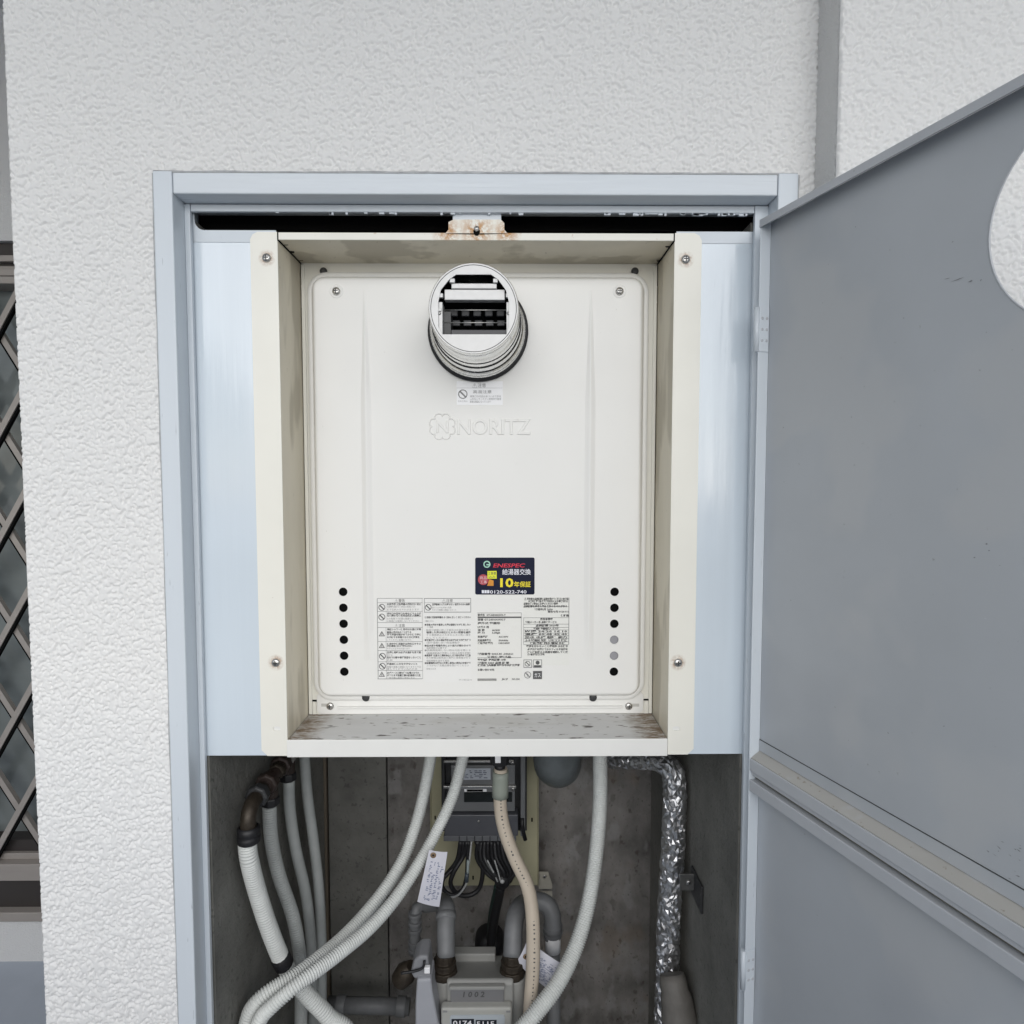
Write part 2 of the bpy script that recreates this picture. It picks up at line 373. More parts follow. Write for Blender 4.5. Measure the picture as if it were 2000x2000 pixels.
for pts in ([(FXL - .0006, -.0006, z) for z in [ZB + (FZT - ZB) * k / 60 for k in range(61)]], [(FXR + .0006, -.0006, z) for z in [ZB + (FZT - ZB) * k / 60 for k in range(61)]], [(FXL + (FXR - FXL) * k / 40, -.0006, FZT + .0016) for k in range(41)]):
    sl_.tube([(x, y + random.uniform(-.0002, .0002), z) for x, y, z in pts], .0017, 6, rf=lambda i, n: random.uniform(.0011, .0021))
sl_.build('sealant', mat('grey_sealant', (.40, .41, .42), .7, var=.2, vs=60), fr)
# chip line of worn paint under the head: small pale flakes on the stop's lower edge
fl = MB()
for k in range(46):
    x = random.uniform(PX(520, 414, YS), SXR - .01) if random.random() < .35 else random.uniform(PX(1180, 414, YS), SXR - .01)
    ww_ = random.uniform(.002, .009); hh = random.uniform(.0008, .0028)
    fl.box(x, x + ww_, YS + .002, YS + .0052, SZT - hh, SZT + .0006)
o = fl.build('paint_flake', M['frame'], fr); o['kind'] = 'stuff'

# ------------------------------------------------------------------ filler sheet between frame and recess box
shX0, shX1 = IXL + .004, IXR - .01
shZ0 = PZ(900, 1474.5, YSH); slotB = PZ(430, 449, YSH); creaseZ = PZ(430, 473, YSH)
bxL, bxR = PX(541, 468, YFL), PX(1319, 470, YFL)
sh = empty('filler_panel', ((shX0 + shX1) / 2, YSH, shZ0), 'glossy pale blue sheet metal panels either side of the cream recess box', 'metal panel')
so = rrect(shX0, bxL - .001, creaseZ - .03, slotB, .004)
def side_sheet(x0, x1, slot_x):
    mb = MB(); mb.prism([(x0, shZ0), (x1, shZ0), (x1, creaseZ), (x0, creaseZ)], YSH, YSH + .0015)
    o = mb.build('side_sheet', M['sheet'], sh, bevel=.0006)
    mb = MB()
    if slot_x is not None:     # the lip runs up beside the slot with a rounded corner
        r = .012; q = [(x0, creaseZ + .0004), (x1, creaseZ + .0004), (x1, slotB)] + [(slot_x + r - r * math.sin(a), slotB + r - r * math.cos(a)) for a in [R(90) * k / 6 for k in range(7)]] + [(slot_x, SZT + .004), (x0, SZT + .004)]
    else: q = [(x0, creaseZ + .0004), (x1, creaseZ + .0004), (x1, slotB), (x0, slotB)]
    mb.prism(q, YSH + .0008, YSH + .0022); mb.build('top_lip', M['frame'], sh)
side_sheet(shX0, bxL - .002, PX(379, 430, YSH)); side_sheet(bxR + .002, shX1, None)

# ------------------------------------------------------------------ recess box (cream)
fLo, fLi = (PX(488, 470, YFL) + PX(511, 1459, YFL)) / 2, (PX(541, 470, YFL) + PX(562, 1440, YFL)) / 2
fRi, fRo = (PX(1319, 470, YFL) + PX(1303, 1442, YFL)) / 2, (PX(1373, 470, YFL) + PX(1352.6, 1459, YFL)) / 2
fT, fB = PZ(930, 454, YFL), PZ(930, 1475, YFL)
lipT = PZ(930, 469.5, YFL); ledge = PZ(930, 1443, YFL)
scrL = [P(521, 504, YFL), P(539, 1294, YFL)]; scrR = [P(1339, 507, YFL), P(1324, 1294, YFL)]
slots = [P(541, 1423, YFL), P(1321, 1423, YFL)]
tabC = P(931, 450, YFL)
base = Vector(((fLi + fRi) / 2, YB, ledge))
def rel(v): return tuple(Vector(v) - base)
rl = [(rel(v), .011) for v in scrL + scrR]
M['cream'] = mat('cream_paint', (.80, .785, .715), .36, var=.03, vs=6, bump=.05, bs=50, bd=.0006, rust=rl, spots=(240, .74, (.34, .26, .16), .55))
M['creamtop'] = mat('cream_paint_rusty_tab', (.80, .785, .715), .4, var=.03, vs=9, rust=[(rel(tabC + Vector((0, 0, -.001))), .026), (rel(tabC + Vector((-.036, 0, -.002))), .02), (rel(tabC + Vector((.036, 0, -.002))), .02)], rustc=(.46, .23, .07), spots=[(150, .68, (.42, .2, .09), .35)])
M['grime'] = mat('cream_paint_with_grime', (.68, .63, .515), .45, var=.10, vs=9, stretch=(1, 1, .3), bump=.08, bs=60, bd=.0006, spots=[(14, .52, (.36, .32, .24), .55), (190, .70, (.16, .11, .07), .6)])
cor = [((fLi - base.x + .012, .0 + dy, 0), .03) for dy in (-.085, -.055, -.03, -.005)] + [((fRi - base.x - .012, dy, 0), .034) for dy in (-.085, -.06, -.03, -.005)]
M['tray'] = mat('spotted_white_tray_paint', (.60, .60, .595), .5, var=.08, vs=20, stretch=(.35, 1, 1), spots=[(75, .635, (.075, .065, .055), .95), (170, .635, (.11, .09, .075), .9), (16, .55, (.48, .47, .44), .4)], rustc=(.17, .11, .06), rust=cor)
box = empty('recess_box', base, 'cream painted steel recess box with screwed flanges round the heater', 'recess box')
ch = .0075
pl = [(fLo, fB + ch), (fLo + ch, fB), (fLi, fB), (fLi, fT), (fLo + .009, fT), (fLo + .003, fT - .003), (fLo, fT - .009)]
pr = [(fRi, fB), (fRo - ch, fB), (fRo, fB + ch), (fRo, fT - .009), (fRo - .003, fT - .003), (fRo - .009, fT), (fRi, fT)]
for pp, xi, sgn, slot in ((pl, fLi, 1, slots[0]), (pr, fRi, -1, slots[1])):
    mb = MB(); sl_o = rrect(slot.x - .0048, slot.x + .0048, slot.z - .0027, slot.z + .0027, .0025, 4)
    plate(mb, [pp, sl_o], YFL, .0012); fo = mb.build('flange', M['cream'], box)
    MB().box(xi - sgn * .0012, xi, YFL + .0013, YB, ledge - .002, lipT + .004).build('side_panel', M['grime'], box)
    MB().prism(rrect(slot.x - .005, slot.x + .005, slot.z - .003, slot.z + .003, .0025, 4), YFL + .0013, YFL + .002).build('slot_backing', M['heater'], fo)
TPX0, TPX1 = fLi + .0012, fRi - .0012
MB().box(TPX0, TPX1, YFL - .0004, YFL + .0014, lipT, fT - .0005).build('top_lip', M['creamtop'], box, bevel=.0007)
MB().box(TPX0, TPX1, YFL + .0015, YB, lipT + .0006, lipT + .0018).build('top_panel', M['grime'], box)
bx_l = PX(561, 1460, YFL); bx_r = PX(1303, 1460, YFL)
MB().box(bx_l, bx_r, YFL - .0018, YFL - .0002, fB - .0012, ledge).build('bottom_lip', mat('cream_white_paint', (.78, .775, .745), .4, var=.03, vs=8, spots=(200, .73, (.36, .28, .18), .5)), box, bevel=.0006)
MB().box(TPX0, TPX1, YFL - .0001, YB, ledge - .0016, ledge - .0004).build('tray', M['tray'], box)
MB().box(TPX0, TPX1, YB, YB + .0012, ledge - .002, lipT + .004).build('back_panel', M['cream'], box)
# bent seam strips along the left and right of the back panel
for x0, x1 in ((TPX0, TPX0 + .0045), (TPX1 - .0045, TPX1)):
    MB().box(x0, x1, YB - .003, YB - .0003, ledge + .0003, lipT - .002).build('seam_strip', M['cream'], box, bevel=.0006)
# black joint gaps at the top corners of the box
for xi, sgn in ((fLi, 1), (fRi, -1)):
    mb = MB(); mb.box(xi - .0002 if sgn > 0 else xi - .0012, xi + .0012 if sgn > 0 else xi + .0002, YFL - .0002, YFL + .0012, lipT - .001, fT)
    mb.tube([(xi + sgn * .0008, YFL + .002, lipT - .0002), (xi + sgn * .0009, YB - .002, lipT - .0002)], .0009, 6)
    for k in range(5):
        y = random.uniform(YFL + .01, YB - .01); mb.box(xi + sgn * .001, xi + sgn * random.uniform(.003, .007), y, y + random.uniform(.001, .004), lipT + .0003, lipT + .0006)
    mb.build('corner_gap', M['black'], box)
# rusty tab over the top lip
t = lambda px, py: (PX(px, py, YFL - .001), PZ(px, py, YFL - .001))
mb = MB(); hole = circle2(tabC.x, tabC.z - .002, .0042, 16)
plate(mb, [[t(870, 456), t(876, 449), t(876, 434), t(886, 429), t(978, 429), t(985, 436), t(985, 449), t(991, 456)], hole], YFL - .0016, .0011)
tab = mb.build('mounting_tab', M['creamtop'], box)
MB().box(t(884, 430)[0], t(979, 430)[0], YFL - .0002, YFL + .0012, t(930, 433)[1], t(930, 417)[1]).build('tab_clip', M['frameh'], tab, bevel=.0006)
MB().prism(circle2(tabC.x, tabC.z - .003, .0036, 14), YFL - .0018, YFL + .001).build('hole', M['black'], tab)
mb = MB(); mb.lathe((tabC.x, YFL - .0016, tabC.z + .0012), (0, -1, 0), [(.0034, 0), (.0034, .001), (.0024, .002), (.0001, .0024)], 16); mb.build('screw', M['steel'], tab)
def screw(c, r, parent, d=(0, -1, 0), m=None, name='screw', cross=True, washer=0):
    mb = MB(); c = Vector(c)
    if washer: mb.lathe(c, d, [(washer, 0), (washer, .0006), (r, .0008)], 20)
    mb.lathe(c, d, [(r, 0), (r, r * .25), (r * .8, r * .5), (r * .35, r * .62), (.00005, r * .62)], 18)
    o = mb.build(name, m or M['steel'], parent)
    if cross and abs(d[1]) > .9:
        cb = MB(); y = c.y - r * .64; q = r * .55; u = r * .13
        cb.box(c.x - q, c.x + q, y - .0001, y + .0002, c.z - u, c.z + u); cb.box(c.x - u, c.x + u, y - .00015, y + .0002, c.z - q, c.z + q)
        cb.build('cross_slot', M['dark'], o)
    return o
for v in scrL + scrR: screw(v, .0053, box)

# ------------------------------------------------------------------ water heater
hb = Vector((PX(934, 1000, YH), YR, PZ(934, 1396, YR)))
ht = empty('water_heater', hb, 'white wall hung gas water heater with round flue and dark blue sticker', 'water heater')
rx0, rx1 = PX(599, 900, YR) - .001, PX(1268, 900, YR) + .0005
# taper of the verticals is perspective only: take the mean of both ends
rx0 = (PX(600, 620, YR) + PX(613.5, 1300, YR)) / 2; rx1 = (PX(1270, 620, YR) + PX(1256, 1300, YR)) / 2
rz1 = PZ(934, 532, YR); fz0 = PZ(934, 1358, YH); rz0 = fz0 - .012
holesL = [P(670 + k * .5, 1156 + 31.2 * k, YH) for k in range(6)]; holesR = [P(1201 - k * .5, 1156 + 31.2 * k, YH) for k in range(6)]
hx_l = sum(h.x for h in holesL) / 6; hx_r = sum(h.x for h in holesR) / 6
flc = P(934, 648, YH); fx, fz = flc.x, flc.z
RIN = .0155; r0 = .026
mb = MB(); prof = [(0, .0035), (0, .0008), (.0006, 0), (.0048, 0), (.0056, .0006), (.0062, .0004), (.0078, -.005), (.0105, -.0115), (.0125, -.0142), (.0142, -.0149), (RIN, YH - YR)]
nn = 0; rings = []
for d, y in prof:
    rings.append([(x, YR + y, z) for x, z in rrect(rx0 + d, rx1 - d, rz0 + d, rz1 - d, r0 - d, 9)])
n = len(rings[0]); allv = [v for r_ in rings for v in r_]
mb.add(allv, [(i * n + k, (i + 1) * n + k, (i + 1) * n + (k + 1) % n, i * n + (k + 1) % n) for i in range(len(prof) - 1) for k in range(n)], True)
inner = rrect(rx0 + RIN, rx1 - RIN, rz0 + RIN, rz1 - RIN, r0 - RIN, 9)
hr = sz(8.6, YH)
plate(mb, [inner] + [circle2(hx_l, h.z, hr, 24) for h in holesL] + [circle2(hx_r, h.z, hr, 24) for h in holesR], YH, .0012)
fp = mb.build('front_panel', M['heater'], ht)
MB().box(rx0 + .018, rx1 - .018, YH + .012, YR + .002, rz0 + .018, rz1 - .018).build('inner_casing', M['black'], ht)
for k, (hs_, hx) in enumerate(((holesL, hx_l), (holesR, hx_r))):
    for i, h in enumerate(hs_):
        grey = k == 1 and i in (3, 4)
        MB().lathe((hx, YH + (.0035 if grey else .006), h.z), (0, -1, 0), [(hr * 1.3, 0), (hr * 1.3, .0005)], 20, cap1=True, cap0=True).build('vent_hole', mat('grey_inner_part', (.30, .30, .32), .5) if grey else M['black'], fp)
# pressed ribs
for xt, xb, s_ in (((711, 566), (722, 1290), 1), ((1157, 566), (1147, 1290), -1)):
    xm = (PX(*xt, YH) + PX(*xb, YH)) / 2
    zt, zb = PZ(*xt, YH), PZ(*xb, YH)
    mb = MB(); vs = []; rows = 40
    for i in range(rows + 1):
        f = i / rows; z = zt + (zb - zt) * f
        k = min(1, f / .22) * min(1, (1 - f) / .10); wd_ = .0012 + .0042 * min(1, f / .3); h = .0026 * k ** .8
        vs += [(xm - wd_ * 1.3, YH - .00005, z), (xm - wd_ * .6, YH - h * .45 - .00005, z), (xm - wd_ * .15, YH - h - .0001, z), (xm + wd_ * .15, YH - h - .0001, z), (xm + wd_ * .6, YH - h * .45 - .00005, z), (xm + wd_ * 1.3, YH - .00005, z)]
    mb.add(vs, [(i * 6 + k, (i + 1) * 6 + k, (i + 1) * 6 + k + 1, i * 6 + k + 1) for i in range(rows) for k in range(5)], True)
    mb.build('pressed_rib', M['heater'], fp)
for v in (P(657, 569, YH), P(1210, 569, YH)):
    mb = MB(); mb.lathe((v.x, YH + .0002, v.z), (0, -1, 0), [(.0092, 0), (.0088, .0006), (.0074, .0008), (.0066, .0003), (.006, .0003)], 28); mb.build('screw_dimple', M['heater'], fp)
    screw((v.x, YH - .0004, v.z), .0052, fp)
# lower bracket strip with screws
lz0, lz1 = PZ(934, 1396, YR), rz0 + .004
lx0, lx1 = PX(617, 1385, YR), PX(1258, 1385, YR)
mb = MB(); lip_poly = rrect(lx0, lx1, lz0, lz1 + .006, .007, 5)
mb.prism(lip_poly, YR + .0042, YR + .0055)
ls = mb.build('lower_bracket', M['heater'], ht, bevel=.0006)
MB().box(lx0 + .03, lx1 - .03, YR - .0015, YR + .004, lz0 + .0095, lz0 + .0115).build('bead', M['heater'], ls, bevel=.0008)
for px, py in ((645, 1379), (1228, 1379)): screw(P(px, py, YR + .004), .0052, ls)
for px, py in ((715, 1361.5), (1158, 1361.5)): screw(P(px, py, YR + .002), .0058, ls, m=M['dark'], cross=False)
for px, sg in ((636, 1), (1240, -1)):
    v = P(px, 1377, YR + .0042); MB().box(v.x - .006, v.x + .006, YR + .0038, YR + .0046, v.z - .0022, v.z + .0022).build('slot', mat('slot_shadow_grey', (.5, .49, .46), .6), ls, bevel=.0003)
for px, py in ((632, 530), (1240, 530)): screw(P(px, py, YB - .003), .005, ht, m=M['dark'], cross=False)
# brackets beside the lower strip
for x0, x1 in ((TPX0 + .005, lx0 - .001), (lx1 + .001, TPX1 - .005)):
    zc = PZ(600, 1368, YB); MB().box(x0, x1, YB - .002, YB - .0004, ledge, zc - .0015).build('end_tab', M['cream'], ht); MB().box(x0 - .003, x1 + .001, YB - .0012, YB - .0003, zc - .001, zc + .001).build('joint', M['black'], ht)

# flue terminal
fl_ = MB()
Lf = .118
ax = (0, -1, 0); c0 = (fx, YH, fz)
fl_ = MB(); fl_.lathe(c0, ax, [(.0655, 0), (.0665, .002), (.0665, .006), (.064, .0075), (.0585, .008)], 64)
flo = fl_.build('flue_collar', M['rubber'], ht)
r_f = sz(85.5, YH - Lf)
mb = MB(); mb.lathe(c0, ax, [(.0585, .0078), (.0625, .009), (.0625, .014), (.060, .0148), (.060, .017), (.0615, .0178), (.0615, .026), (.0585, .0272), (.0575, .030), (.0575, .046), (.0562, .0472), (.0548, .049), (.0548, .066), (.0536, .0675), (.0536, .083), (r_f + .0008, .0842), (r_f + .0004, Lf - .012), (r_f + .0008, Lf - .010), (r_f + .0008, Lf - .0012), (r_f, Lf)], 72)
flu = mb.build('flue_pipe', M['flue'], ht)
for t_ in (.0074, .0162, .0284, .0480, .0668):
    MB().lathe(c0, ax, [(.0612 if t_ < .02 else (.0588 if t_ < .03 else (.0564 if t_ < .05 else .0545)), t_ - .0011), (.0614 if t_ < .02 else (.0590 if t_ < .03 else (.0566 if t_ < .05 else .0547)), t_), (.0612 if t_ < .02 else (.0588 if t_ < .03 else (.0566 if t_ < .05 else .0543)), t_ + .0011)], 64).build('sealing_ring', M['rubber'], flu)
YT = YH - Lf; fcen = P(924, 604.5, YT)
def q(px, py, Y=YT): v = P(px, py, Y); return (v.x + (fx - fcen.x), v.z + (fz - fcen.z))
mb = MB(); hole = [q(*p) for p in ((863, 655), (988, 655), (993, 640), (993, 592), (987, 568), (972, 548), (958, 538), (890, 538), (876, 548), (860, 568), (855, 592), (855, 640))]
plate(mb, [circle2(fx, fz, r_f - .0001, 72), hole], YT - .0004, .002)
face = mb.build('flue_face', M['fluewhite'], ht, bevel=.0005)
MB().lathe((fx, YT - .0004, fz), ax, [(r_f - .0024, 0), (r_f - .0022, .0003), (r_f - .0018, .0003), (r_f - .0016, 0)], 72).build('face_seam', M['dark'], face)
def fbox(name, px0, px1, py0, py1, Y0, Y1, m, par, bev=0):
    a = q(px0, py0, YT); c = q(px1, py1, YT); return MB().box(a[0], c[0], Y0, Y1, a[1], c[1]).build(name, m, par, bevel=bev)
fbox('upper_slat', 880, 969, 553, 563.5, YT + .004, YT + .012, M['fluewhite'], face, .0006)
fbox('upper_slat', 866, 985, 564, 585, YT + .006, YT + .018, M['fluewhite'], face, .0006)
fbox('side_pad', 853, 863, 590, 655, YT + .003, YT + .03, M['fluewhite'], face, .0006)
fbox('side_pad', 988, 998, 590, 655, YT + .003, YT + .03, M['fluewhite'], face, .0006)
for tx0, tx1, ty0, ty1 in ((877, 887, 545, 553), (962, 971, 545, 553), (854, 864, 574, 582), (987, 997, 574, 582), (853, 861, 603, 609)): fbox('rim_tab', tx0, tx1, ty0, ty1, YT + .001, YT + .006, M['fluewhite'], face, .0004)
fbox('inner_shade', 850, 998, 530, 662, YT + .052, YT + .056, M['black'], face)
fbox('lower_ledge', 880, 988, 644, 656, YT + .006, YT + .03, mat('grey_steel_ledge', (.07, .07, .074), .5, metal=.3), face)
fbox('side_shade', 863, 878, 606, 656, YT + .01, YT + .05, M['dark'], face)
for r_i, yy in enumerate((598, 618)):
    for k in range(5):
        xx = 880 + r_i * 5 + k * (24 - r_i * 1.0); fbox('baffle', xx - 8, xx + 8, yy - 6, yy + 6, YT + .036, YT + .044, mat('grey_baffle', (.06, .062, .066), .5, metal=.2), face, .001)
for yy in (603, 628):
    a = q(862, yy, YT); c = q(990, yy, YT); MB().tube([(a[0], YT + .01, a[1]), (c[0], YT + .01, c[1])], .00055, 8).build('wire', M['steel'], face)
for xx, yy in ((856, 612), (993, 612)): 
    a = q(xx, yy, YT); screw((a[0], YT + .0028, a[1]), .0024, face)

# embossed emblem: flower outline with N, and raised lettering
mb = MB()
def lz(px, py): return P(px, py, YH)
eA = lz(893, 848); text(mb, 'NORITZ', eA.x, eA.z, YH - .0004, sz(29, YH) / .7, sz(143, YH), ext=.01, bold=0, res=3, bev=.022)
ec = lz(864, 833); er = sz(25, YH)
text(mb, 'N', ec.x, ec.z - er * .48, YH - .0004, er * 1.35, er * .95, align='C', ext=.01, bev=.022)
pet = []
for k in range(120):
    a = 2 * math.pi * k / 120; rr = er * (0.80 + .24 * abs(math.sin(4 * a)) ** .6); pet.append((ec.x + rr * math.cos(a), YH - .0002, ec.z + rr * math.sin(a)))
mb.tube(pet + [pet[0]], .0009, 6, caps=False)
mb.build('embossed_emblem', M['heater'], fp)

# ---- stickers and print on the heater
def lrect(px0, px1, py0, py1, Y=YH): 
    a, c = P(px0, py0, Y), P(px1, py1, Y); return a.x, c.x, c.z, a.z
def label(name, px0, px1, py0, py1, m=None, r=.0006, parent=fp, Y=None):
    x0, x1, z0, z1 = lrect(px0, px1, py0, py1); Y = YH - .0004 if Y is None else Y
    mb = MB(); mb.prism(rrect(x0, x1, z0, z1, r, 4), Y, YH + .0001); return mb.build(name, m or M['paper'], parent)
YI = YH - .0007
PH = .88   # glyph height over font size
def T(mb, body, px, py, hpx, wpx=None, align='L', **k):   # baseline-left pixel, glyph height in px
    v = P(px, py, YH); text(mb, body, v.x, v.z, k.pop('y', YI), sz(hpx, YH) / PH, None if wpx is None else sz(wpx, YH), align, **k)
def line(mb, px0, px1, py0, py1, y=None):
    a, c = P(px0, py0, YH), P(px1, py1, YH); mb.box(a.x, c.x, y or YI, YH - .0001, c.z, a.z)
def frame_rect(mb, x0, x1, y0, y1, w_=.8):
    line(mb, x0, x1, y0, y0 + w_); line(mb, x0, x1, y1 - w_, y1); line(mb, x0, x0 + w_, y0 + w_, y1 - w_); line(mb, x1 - w_, x1, y0 + w_, y1 - w_)
def no_sign(mb, px, py, r):
    c = P(px, py, YH); R_ = sz(r, YH)
    n = 24; vs = []
    for k in range(n):
        a = 2 * math.pi * k / n
        for q_ in (1, .8): vs.append((c.x + R_ * q_ * math.cos(a), YI, c.z + R_ * q_ * math.sin(a)))
    mb.add(vs, [(2 * k, 2 * k + 1, (2 * k + 3) % (2 * n), (2 * k + 2) % (2 * n)) for k in range(n)])
    d = R_ * .62; u = R_ * .12
    mb.add([(c.x - d - u, YI, c.z + d - u), (c.x - d + u, YI, c.z + d + u), (c.x + d + u, YI, c.z - d + u), (c.x + d - u, YI, c.z - d - u)], [(0, 1, 2, 3)])
def warn(mb, px, py, r):
    c = P(px, py, YH); R_ = sz(r, YH); o_, i_ = [], []
    for k in range(3):
        a = R(90 + 120 * k); o_.append((c.x + R_ * math.cos(a), YI, c.z + R_ * math.sin(a))); i_.append((c.x + R_ * .62 * math.cos(a), YI, c.z + R_ * .62 * math.sin(a)))
    mb.add(o_ + i_, [(k, (k + 1) % 3, 3 + (k + 1) % 3, 3 + k) for k in range(3)])
    mb.box(c.x - R_ * .09, c.x + R_ * .09, YI, YH, c.z - R_ * .25, c.z + R_ * .35)
# small caution sticker under the flue
lb = label('caution_label', 892, 982, 744.5, 791)
mb = MB(); T(mb, '⚠注意', 936, 756, 7.5, 26, 'C'); T(mb, '高温注意', 942, 768, 6, 36, 'C')
no_sign(mb, 904, 770, 9); T(mb, 'さわらない', 894.5, 785, 3.2, 19)
for k, (s_, wd_) in enumerate((('排気口の付近はあついので手を', 60), ('ふれないでください使用中や使用', 60), ('直後は高温になっています', 40))): T(mb, s_, 918, 776 + k * 5.2, 4, wd_)
line(mb, 892.5, 981.5, 757.6, 758.1)
mb.build('print', M['inkl'], lb)
# navy warranty sticker
navy = mat('navy_sticker', (.004, .007, .028), .5, var=.2, vs=30, spec=.2)
lb = label('warranty_sticker', 928, 1044, 1089, 1161, navy, .0022)
def colr(n, c): return mat(n, c, .5)
mb = MB(); T(mb, 'ENESPEC', 963, 1108, 9.5, 63, shear=.18, bold=.02); mb.build('red_lettering', colr('red_print', (.62, .02, .05)), lb)
mb = MB(); T(mb, '給湯器交換', 981, 1121.5, 11, 56, bold=.012); mb.build('white_lettering', colr('white_print', (.75, .76, .82)), lb); mb = MB(); T(mb, '0120-522-740', 957, 1159, 8.0, 72, bold=.015)
v = P(941, 1152.5, YH); 
for k in range(3): 
    a = lrect(941 + k * 5.2, 945.4 + k * 5.2, 1152.5, 1158.5); mb.box(a[0], a[1], YI, YH, a[2], a[3])
mb.build('phone_number', bpy.data.materials['white_print'], lb)
mb = MB(); T(mb, '10', 977, 1146, 21, 26, bold=.03); T(mb, '年保証', 1004, 1145.5, 10.5, 33, bold=.015); mb.build('yellow_lettering', colr('yellow_print', (.85, .70, .02)), lb)
mb = MB(); c = P(951, 1102, YH); mb.lathe((c.x, YI, c.z), ax, [(sz(7, YH), 0), (sz(4.6, YH), .0001)], 24, smooth=False)
line(mb, 950, 958, 1101.5, 1104, YI - .0001); mb.build('emblem', colr('green_print', (.35, .62, .5)), lb)
mb = MB(); a = lrect(952, 970, 1115, 1130); mb.prism([(a[0], a[2]), (a[1], a[2]), (a[1], a[3]), (a[0], a[3])], YI - .0002, YI); mb.build('badge', colr('lime_print', (.75, .78, .03)), lb)
mb = MB(); T(mb, '工事費', 953, 1122, 5.5, 16, y=YI - .0004); T(mb, '込み', 954, 1128.5, 5, 14, y=YI - .0004); mb.build('badge_print', M['ink'], lb)
mb = MB(); c = P(944, 1132, YH); mb.prism(circle2(c.x, c.z, sz(10.5, YH), 24), YI, YH); mb.build('badge', colr('rose_print', (.42, .05, .07)), lb)
mb = MB(); T(mb, '商品', 937, 1131, 6, 14, y=YI - .0003); T(mb, '工事', 938, 1139, 6, 13, y=YI - .0003); mb.build('badge_print', colr('pale_pink_print', (.75, .55, .58)), lb)
mb = MB(); a = lrect(950, 964, 1131, 1144); mb.prism([(a[0] + .001, a[2]), (a[1], a[2]), (a[1], a[3] - .002), (a[0] + .004, a[3])], YI - .0001, YH); mb.build('badge', colr('orange_print', (.62, .25, .02)), lb)
# big left warning table
lb = label('warning_label', 737, 826, 1167.5, 1326.5, mat('printed_panel_white', (.78, .777, .757), .5))
mb = MB()
frame_rect(mb, 737.5, 825.5, 1168, 1326)
for yy in (1176.8, 1193.6, 1215.4, 1225, 1252.6, 1270, 1292, 1309): line(mb, 737.8, 825.3, yy, yy + .6)
line(mb, 754.2, 754.8, 1177.5, 1215); line(mb, 754.2, 754.8, 1225.6, 1326)
mb.build('table_rule', M['inkl'], lb)
mb = MB(); wln = MB()
T(mb, '⚠警告', 781, 1175.5, 6, 20, 'C'); T(mb, '⚠注意', 781, 1224, 6, 20, 'C')
body = [('火災予防上給湯器の排気口付近に', 1182, 67, 1), ('可燃物を置かない火災の原因になり', 1187, 56, 0), ('ます引火のおそれがあります', 1192.5, 63, 0),
        ('排気口や給気口を布などでふさが', 1200.3, 67, 1), ('ない囲わない不完全燃焼の原因に', 1204.5, 67, 1), ('なり危険です衣類の乾燥など', 1210.3, 52, 0), ('の用途には使用しないでください', 1215, 63, 0),
        ('凍結シャワー使用中は水温に注意', 1231, 67, 1), ('高温の湯が出ることがある', 1236.8, 48, 1), ('手で湯温を確かめてから使う特に', 1241.2, 67, 1), ('お子様やお年寄りは十分に注意を', 1246.4, 64, 1), ('してください火傷のおそれ', 1251.7, 48, 0),
        ('使用中や使用直後は排気口やその', 1259.4, 67, 1), ('周辺は高温になるので手をふれない', 1263.5, 50, 1), ('やけどのおそれがあります', 1268.6, 45, 0),
        ('給湯使用時は必ず水温計を見て確', 1276, 67, 1), ('認する', 1281.5, 11, 0), ('自分で分解や修理改造をしないこと', 1286, 67, 1), ('火災', 1290.8, 11, 0),
        ('機器本体に水をかけないこと', 1298.5, 60, 1), ('感電や故障の原因になりますので注', 1304.5, 67, 0), ('意してくださいぬれた手', 1308.6, 60, 0),
        ('必ずアース工事を行う感電のおそれ', 1316, 64, 1), ('があります設置工事は販売店に依頼', 1320.8, 67, 1), ('工事不備は事故の原因になる', 1326, 55, 0)]
for s_, yy, wd_, bo in body: T(mb if bo else wln, s_, 756, yy - .4, 4.0, wd_, bold=.03 if bo else 0, res=1)
for px, py, kind in ((746, 1186, 0), (746, 1205, 0), (746, 1239, 1), (746, 1262, 1), (747, 1281.5, 0), (747, 1301, 0), (746, 1318, 1)):
    (no_sign if kind == 0 else warn)(mb, px, py, 6.6 if kind == 0 else 7)
mb.build('print', M['ink'], lb); wln.build('print', M['inkl'], lb)
